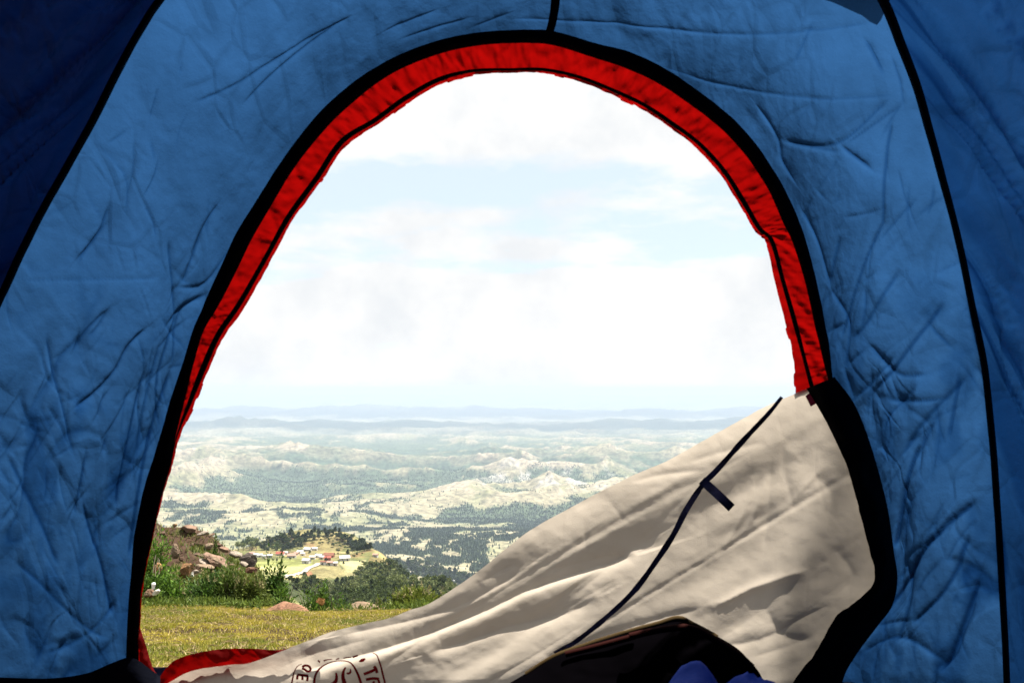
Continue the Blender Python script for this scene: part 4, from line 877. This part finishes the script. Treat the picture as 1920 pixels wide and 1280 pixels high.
# weedy fringe along the lip
N = 5200; pxx = g.uniform(255, 900, N); dd = g.uniform(9.9, 11.2, N); x = (pxx - 960) / F * dd; kp = ~((pxx > 500) & (pxx < 606) & (dd < 10.6)); pxx, dd, x = pxx[kp], dd[kp], x[kp]; N = len(x); z = terrain(x, dd)
V, f, c_ = leaves(N, (0, 0, 0), (.001, .001, .001), .06, (.05, .085, .012), (.17, .22, .035), 77, upb=1.2, slim=.28)
V = V + np.repeat(np.stack([x, dd, z + g.uniform(0, .09, N)], -1), 4, 0)
tag(mesh('weeds', V, f, M['leaf'], smooth=False, cols=c_, base=(-3., 10.5, -2.7)), 'low green weeds along the lip of the lawn', 'weeds', kind='stuff')

# ------------------------------------------------------------------ village
HM = {k: material('house ' + k, v, .8, .2, noise=[(.6, .85, 1.1)]) for k, v in dict(white=(.48, .46, .43), tin=(.42, .42, .42), red=(.26, .07, .05), pink=(.34, .18, .14), rust=(.17, .07, .042), pale=(.5, .42, .35), dark=(.03, .03, .035)).items()}
def box(x0, x1, y0, y1, z0, z1):
    V = np.array([(x, y, z) for z in (z0, z1) for x, y in ((x0, y0), (x1, y0), (x1, y1), (x0, y1))], float)
    return V, np.array([(0, 3, 2, 1), (4, 5, 6, 7), (0, 1, 5, 4), (1, 2, 6, 5), (2, 3, 7, 6), (3, 0, 4, 7)])
def house(px_, py_, wpx, wall, roof, label, rz=0., hf=1.0, dmin=600):
    p = hit(px_, py_, dmin, 3000, 1500); k = p[1] / F; w = wpx * k; dp = min(w * .7, 9); h = 3.0 * hf; o = thing('house', p, label, 'house', 'houses of the hill village'); o.rotation_euler = (0, 0, rz)
    def loc(nm, V, f, m, par=o):
        q = mesh(nm, V, f, m, smooth=False); q.parent = par; return q
    hw = w / 2; V, f = box(-hw, hw, -dp / 2, dp / 2, -2, h); loc('wall', V, f, HM[wall])
    rh = dp * .30; e = .5; V = np.array([(-hw - e, -dp / 2 - e, h - .1), (hw + e, -dp / 2 - e, h - .1), (hw + e, 0, h + rh), (-hw - e, 0, h + rh), (-hw - e, dp / 2 + e, h - .1), (hw + e, dp / 2 + e, h - .1)])
    V = np.vstack([V, V + [0, 0, .18]]); F2 = [(6, 7, 8, 9), (9, 8, 11, 10), (0, 3, 2, 1), (3, 4, 5, 2), (0, 1, 7, 6), (5, 4, 10, 11)]
    loc('roof', V, np.array(F2), HM[roof]); G_ = np.array([(-hw, -dp / 2, h), (-hw, dp / 2, h), (-hw, 0, h + rh - .15), (hw, -dp / 2, h), (hw, dp / 2, h), (hw, 0, h + rh - .15)])
    loc('gable', G_[:3], np.array([(0, 1, 2)]), HM[wall]); loc('gable', G_[3:], np.array([(0, 2, 1)]), HM[wall])
    nw = max(1, int(w / 4)); 
    for i in range(nw):
        cx_ = -hw + (i + .5) * w / nw; V, f = box(cx_ - .5, cx_ + .5, -dp / 2 - .05, -dp / 2 + .02, (0 if i == nw // 2 else 1.0), 2.1); loc('door' if i == nw // 2 else 'window', V, f, HM['dark'])
    return o
for args in [
    (526, 1041, 15, 'white', 'red', 'long white house with a red roof at the left of the village'), (536, 1039, 9, 'white', 'tin', 'small white house touching the long red roofed house'),
    (547, 1045, 15, 'white', 'pink', 'white house with a pink roof facing the green field'), (556, 1040, 8, 'pale', 'pink', 'small pink roofed house behind the white pink roofed house'),
    (563, 1037, 11, 'white', 'tin', 'white house with a pale roof on the rise below the knoll'), (568, 1041, 8, 'white', 'pale', 'small pale house near the middle of the village'),
    (577, 1032, 13, 'white', 'tin', 'long low white building highest on the slope under the knoll'), (590, 1031, 10, 'white', 'tin', 'white building right of the highest long one'),
    (575, 1055, 14, 'white', 'tin', 'white tin roofed house nearest the green field'), (586, 1048, 10, 'white', 'pale', 'pale house by the road junction'),
    (598, 1045, 12, 'white', 'tin', 'tall white house left of the rust roofed barn'), (604, 1048, 9, 'pale', 'tin', 'small tin roofed house under the tall white house'),
    (617, 1044, 18, 'rust', 'rust', 'big rust brown roofed barn at the right of the village'), (614, 1050, 12, 'red', 'red', 'bright red building in front of the rust roofed barn'),
    (606, 1058, 9, 'white', 'rust', 'small house where the road enters the village'), (619, 1059, 11, 'white', 'pink', 'pale house right of the road entrance'),
    (628, 1060, 9, 'pale', 'tin', 'pale cottage beside a dark tree at the village end'), (646, 1050, 18, 'white', 'tin', 'long white house alone below the brown mound'),
    (473, 1040, 9, 'white', 'pink', 'white house seen just over the dark boulder'), (480, 1043, 8, 'white', 'tin', 'small white house right of the dark boulder'),
    (487, 1044, 9, 'white', 'tin', 'white house left of the pointed bush'), (496, 1046, 7, 'pale', 'tin', 'pale hut left of the pointed bush'), (506, 1045, 8, 'white', 'tin', 'white hut just behind the pointed bush')]:
    house(*args, rz=random.uniform(-.35, .35), dmin=700)
for args in [(704, 1044, 9, 'white', 'pink', 'white house on the crest behind the brown mound'), (742, 1049, 13, 'white', 'tin', 'white house at the left of the ridge hamlet'), (762, 1055, 12, 'white', 'tin', 'white house in the middle of the ridge hamlet'),
             (773, 1056, 12, 'white', 'pale', 'largest white house of the ridge hamlet'), (786, 1058, 9, 'pale', 'tin', 'pale house at the right of the ridge hamlet'),
             (849, 1073, 12, 'white', 'tin', 'white tin roofed house near the flap at the ridge end'), (857, 1077, 7, 'white', 'pink', 'tiny pink roofed hut at the ridge end')]:
    house(*args, rz=random.uniform(-.35, .35), dmin=400)
# road
def ribbon(name, pts, width, col, label, dmin=400):
    P = resample([hit(a, b_, dmin, 3000, 600)[:2] for a, b_ in pts], 160)
    T = np.gradient(P, axis=0); T /= np.linalg.norm(T, axis=1)[:, None]; N = np.stack([-T[:, 1], T[:, 0]], 1); v = np.linspace(-.5, .5, 5)[None, :, None]
    G_ = P[:, None] + N[:, None] * v * width; Zr = terrain(G_[..., 0], G_[..., 1]) + .9
    o = mesh(name, np.concatenate([G_, Zr[..., None]], -1), grid_faces(160, 5), material(name, col, .9, .1, noise=[(.2, .85, 1.1)]), base=(*P.mean(0), float(Zr.mean())))
    return tag(o, label, kind='structure')
ribbon('road', [(536, 1084), (556, 1077), (577, 1067), (593, 1060), (606, 1057), (622, 1058)], 5.5, (.33, .30, .25), 'pale dirt road climbing to the village', 500)
ribbon('track', [(866, 1080), (870, 1086), (874, 1092)], 4.5, (.4, .37, .33), 'pale track going down past the ridge end', 300)

# ------------------------------------------------------------------ trees
def proto(kind, seed):
    g = np.random.default_rng(seed)
    o = thing(kind + '_tree', (0, 0, 0), kind, 'tree')
    th = 1.0
    if kind == 'pine':
        A_, B_ = (.022, .036, .016), (.060, .080, .030); VV, FF, CC, oo = [], [], [], 0
        for i in range(9):
            h = .35 + .6 * i / 8; r = .27 * (1.05 - i / 9) * g.uniform(.8, 1.15) + .05; a = g.uniform(0, 6.28); off = g.uniform(0, .08)
            V, f, c_ = leaves(34, (off * math.cos(a), off * math.sin(a), h - .04), (r, r, .09), .13, A_, B_, seed * 10 + i, slim=.7, upb=.2); VV.append(V); FF.append(f + oo); CC.append(c_); oo += len(V)
    else:
        A_, B_ = ((.035, .055, .018), (.10, .125, .038)) if kind == 'broadleaf' else ((.085, .11, .035), (.24, .26, .10)); VV, FF, CC, oo = [], [], [], 0
        for i in range(8):
            a = g.uniform(0, 6.28); rr_ = g.uniform(0, .26); V, f, c_ = leaves(42, (rr_ * math.cos(a), rr_ * math.sin(a), g.uniform(.42, .72)), (.20, .20, .17), .13, A_, B_, seed * 10 + i, slim=.75, upb=.3, shellw=.4); VV.append(V); FF.append(f + oo); CC.append(c_); oo += len(V)
    me = mesh('crown', np.vstack(VV), np.vstack(FF), M['crown'], smooth=False, cols=np.vstack(CC)); me.parent = o
    k = np.linspace(0, 1, 7)[:, None]; P = np.concatenate([.03 * np.sin(k * 4 + seed), .02 * np.cos(k * 5), -.15 + k * 1.0], 1)
    V, f = tube('', P, np.linspace(.028, .008, 7), None, None, 6); q = mesh('trunk', V, f, M['bark']); q.parent = o
    return o
PR = {k: [proto(k, s) for s in (3, 4, 5)] for k in ('pine', 'broadleaf', 'pale')}
used = set()
TL = {'pine': ('dark pine among the many on the village knoll and spur', 'dark pines on the knoll and spur'), 'broadleaf': ('round mid green tree among many on the wooded spur', 'green trees on the wooded spur'), 'pale': ('pale sunlit tree among many on the open slopes', 'pale trees on the open slopes')}
ADJ = dict(pine='dark pine', broadleaf='round green tree', pale='pale sunlit tree')
def plant(kind, p, h, label=None, group=None):
    src = PR[kind][random.randrange(3)]; lb, gp = TL[kind]
    lb = label or lb; gp = group or gp; rz = random.uniform(0, 6.28); s = float(h)
    if src.name not in used:
        used.add(src.name); src.location = tuple(p); src.rotation_euler = (0, 0, rz); src.scale = (s, s, s); src['label'] = lb; src['group'] = gp; return src
    return copy_tree(src, tuple(float(q) for q in p), rz, s, lb, gp)
rt = random.Random(12)
def scatter(poly, n, kinds, hpx, dmin, where):
    poly = np.array(poly, float); pts_ = []
    while len(pts_) < n:
        a, b_ = rt.uniform(poly[:, 0].min(), poly[:, 0].max()), rt.uniform(poly[:, 1].min(), poly[:, 1].max()); r = False
        for (x0, y0), (x1, y1) in zip(poly, np.roll(poly, -1, 0)):
            if (y0 > b_) != (y1 > b_) and a < (x1 - x0) * (b_ - y0) / (y1 - y0) + x0: r = not r
        if r: pts_.append((a, b_))
    pts_ = np.array(pts_); H_ = hits(pts_[:, 0], pts_[:, 1], dmin, 4000)
    for p in H_:
        if p[1] < 3500:
            k = rt.choice(kinds); plant(k, p, rt.uniform(*hpx) / F * p[1], ADJ[k] + ' ' + where, ADJ[k] + 's ' + where)
scatter([(484, 1024), (540, 1005), (600, 998), (625, 998), (680, 1020), (692, 1038), (660, 1022), (620, 1006), (585, 1020), (560, 1034), (500, 1038), (484, 1036)], 150, ['pine', 'pine', 'broadleaf'], (9, 15), 1000, 'in the wood on top of the village knoll')
scatter([(590, 998), (640, 1002), (655, 1035), (600, 1032)], 22, ['broadleaf', 'pale'], (5, 9), 1000, 'scattered on the open face of the knoll')
scatter([(650, 1018), (680, 1022), (698, 1040), (660, 1040)], 45, ['pine'], (9, 14), 1000, 'on the right shoulder of the village knoll')
scatter([(540, 1092), (560, 1086), (620, 1100), (650, 1095), (700, 1070), (740, 1062), (820, 1080), (870, 1112), (860, 1150), (640, 1150), (560, 1112)], 250, ['broadleaf', 'pine', 'broadleaf'], (11, 20), 120, 'on the wooded slope below the fields')
scatter([(655, 1085), (690, 1062), (715, 1080), (700, 1110), (650, 1115)], 55, ['pale'], (11, 18), 120, 'in the sunlit band beside the brown mound')
scatter([(700, 1055), (790, 1058), (880, 1085), (870, 1110), (800, 1080)], 60, ['pine', 'broadleaf'], (10, 17), 300, 'along the spur below the ridge hamlet')
scatter([(400, 990), (470, 1008), (485, 1032), (440, 1034), (405, 1015)], 70, ['pale', 'pale', 'broadleaf'], (14, 22), 500, 'behind the rocky mound')
scatter([(470, 1036), (700, 1040), (690, 1058), (600, 1062), (520, 1060)], 26, ['pine', 'broadleaf'], (4, 8), 700, 'between the village houses')
for (a, b_, h, k, lb) in [(766, 1044, 20, 'pine', 'tall dark pine standing on the ridge skyline above the hamlet'), (780, 1049, 15, 'pine', 'thin dark pine right of the tall one on the ridge skyline'), (732, 1044, 12, 'broadleaf', 'dark bushy tree left of the ridge hamlet'),
                          (808, 1060, 15, 'pine', 'dark pine right of the ridge hamlet'), (827, 1060, 10, 'broadleaf', 'small dark tree on the skyline right of the hamlet'), (844, 1066, 12, 'pine', 'dark pine left of the tin roofed house at the ridge end'),
                          (868, 1072, 24, 'broadleaf', 'umbrella shaped tree on the skyline near the flap'), (878, 1078, 20, 'pine', 'dark pine nearest the cream flap on the ridge skyline'), (611, 1055, 10, 'pine', 'dark tree in the middle of the village road'), (634, 1037, 10, 'broadleaf', 'dark round tree on the grass right of the barn'),
                          (652, 1042, 12, 'pine', 'dark tree above the long white house'), (572, 1086, 13, 'pine', 'round dark tree at the lower edge of the field')]:
    p = hit(a, b_, 250, 3000, 900); plant(k, p, h / F * p[1], lb)
for k in PR:
    for q in PR[k]:
        if q.name not in used:
            for ch in list(q.children): bpy.data.objects.remove(ch)
            bpy.data.objects.remove(q)
# the rest of the wood on the near slope, too thick to count
g = np.random.default_rng(21); nT = 1100; poly = [(548, 1096), (575, 1090), (640, 1104), (665, 1086), (700, 1062), (745, 1062), (800, 1072), (880, 1092), (880, 1150), (600, 1150)]
pp = []
while len(pp) < nT:
    a, b_ = g.uniform(540, 885), g.uniform(1058, 1150); r = False
    for (x0, y0), (x1, y1) in zip(poly, poly[1:] + poly[:1]):
        if (y0 > b_) != (y1 > b_) and a < (x1 - x0) * (b_ - y0) / (y1 - y0) + x0: r = not r
    if r: pp.append((a, b_))
pp = np.array(pp); H_ = hits(pp[:, 0], pp[:, 1], 120, 4000); H_ = H_[H_[:, 1] < 2500]; VV, FF, CC, oo = [], [], [], 0
for i, p in enumerate(H_):
    hh = g.uniform(9, 17) / F * p[1]; lt_ = fbm(np.array([p[0] / 60]), np.array([p[1] / 60]), 2, 5)[0] > .12
    V, f, c_ = leaves(46, (p[0], p[1], p[2] + hh * .35), (hh * .33, hh * .33, hh * .6), hh * .22, (.03, .045, .018) if not lt_ else (.07, .09, .03), (.085, .11, .036) if not lt_ else (.17, .19, .07), 9000 + i, slim=.8, upb=.3)
    VV.append(V); FF.append(f + oo); CC.append(c_); oo += len(V)
tag(mesh('woodland', np.vstack(VV), np.vstack(FF), M['crown'], smooth=False, cols=np.vstack(CC), base=tuple(H_.mean(0))), 'thick mixed wood covering the slope below the campsite', 'wood', kind='stuff')
# far forest of the valley floor: thousands of small crowns as one mass
N = 170000; g = np.random.default_rng(9)
dd = np.exp(g.uniform(np.log(2600), np.log(10500), N)); aa = g.uniform(R(-24), R(10), N); x = np.sin(aa) * dd; y = np.cos(aa) * dd
_, _, _, r_ = terrain(x, y, True); fo = woodmap(x, y, dd, r_)[0]; keep = (fo > .0 + g.normal(size=N) * .06) | (g.uniform(size=N) < .015); x, y, dd = x[keep], y[keep], dd[keep]; N = len(x)
z = terrain(x, y); h = g.uniform(9, 19, N); r = h * g.uniform(.28, .42, N); th = g.uniform(0, 6.28, N)
rings = [np.stack([x + r * np.cos(th + k * 2.094), y + r * np.sin(th + k * 2.094), z + h * .12], -1) for k in range(3)]
V = np.stack(rings + [np.stack([x, y, z + h], -1)], 1).reshape(-1, 3); b4 = np.arange(N)[:, None] * 4
f = np.concatenate([b4 + [[0, 1, 3]], b4 + [[1, 2, 3]], b4 + [[2, 0, 3]]])
cc = np.array([.056, .080, .046]) * g.uniform(.6, 1.5, (N, 1)) + g.uniform(0, .02, (N, 1))
tag(mesh('distant_forest', V, f, M['crown'], smooth=False, cols=np.repeat(cc, 4, 0), base=(-800., 5000., -850.)), 'scattered woods covering the hazy valley floor', 'forest', kind='stuff')
if '_p' in flap: del flap['_p']
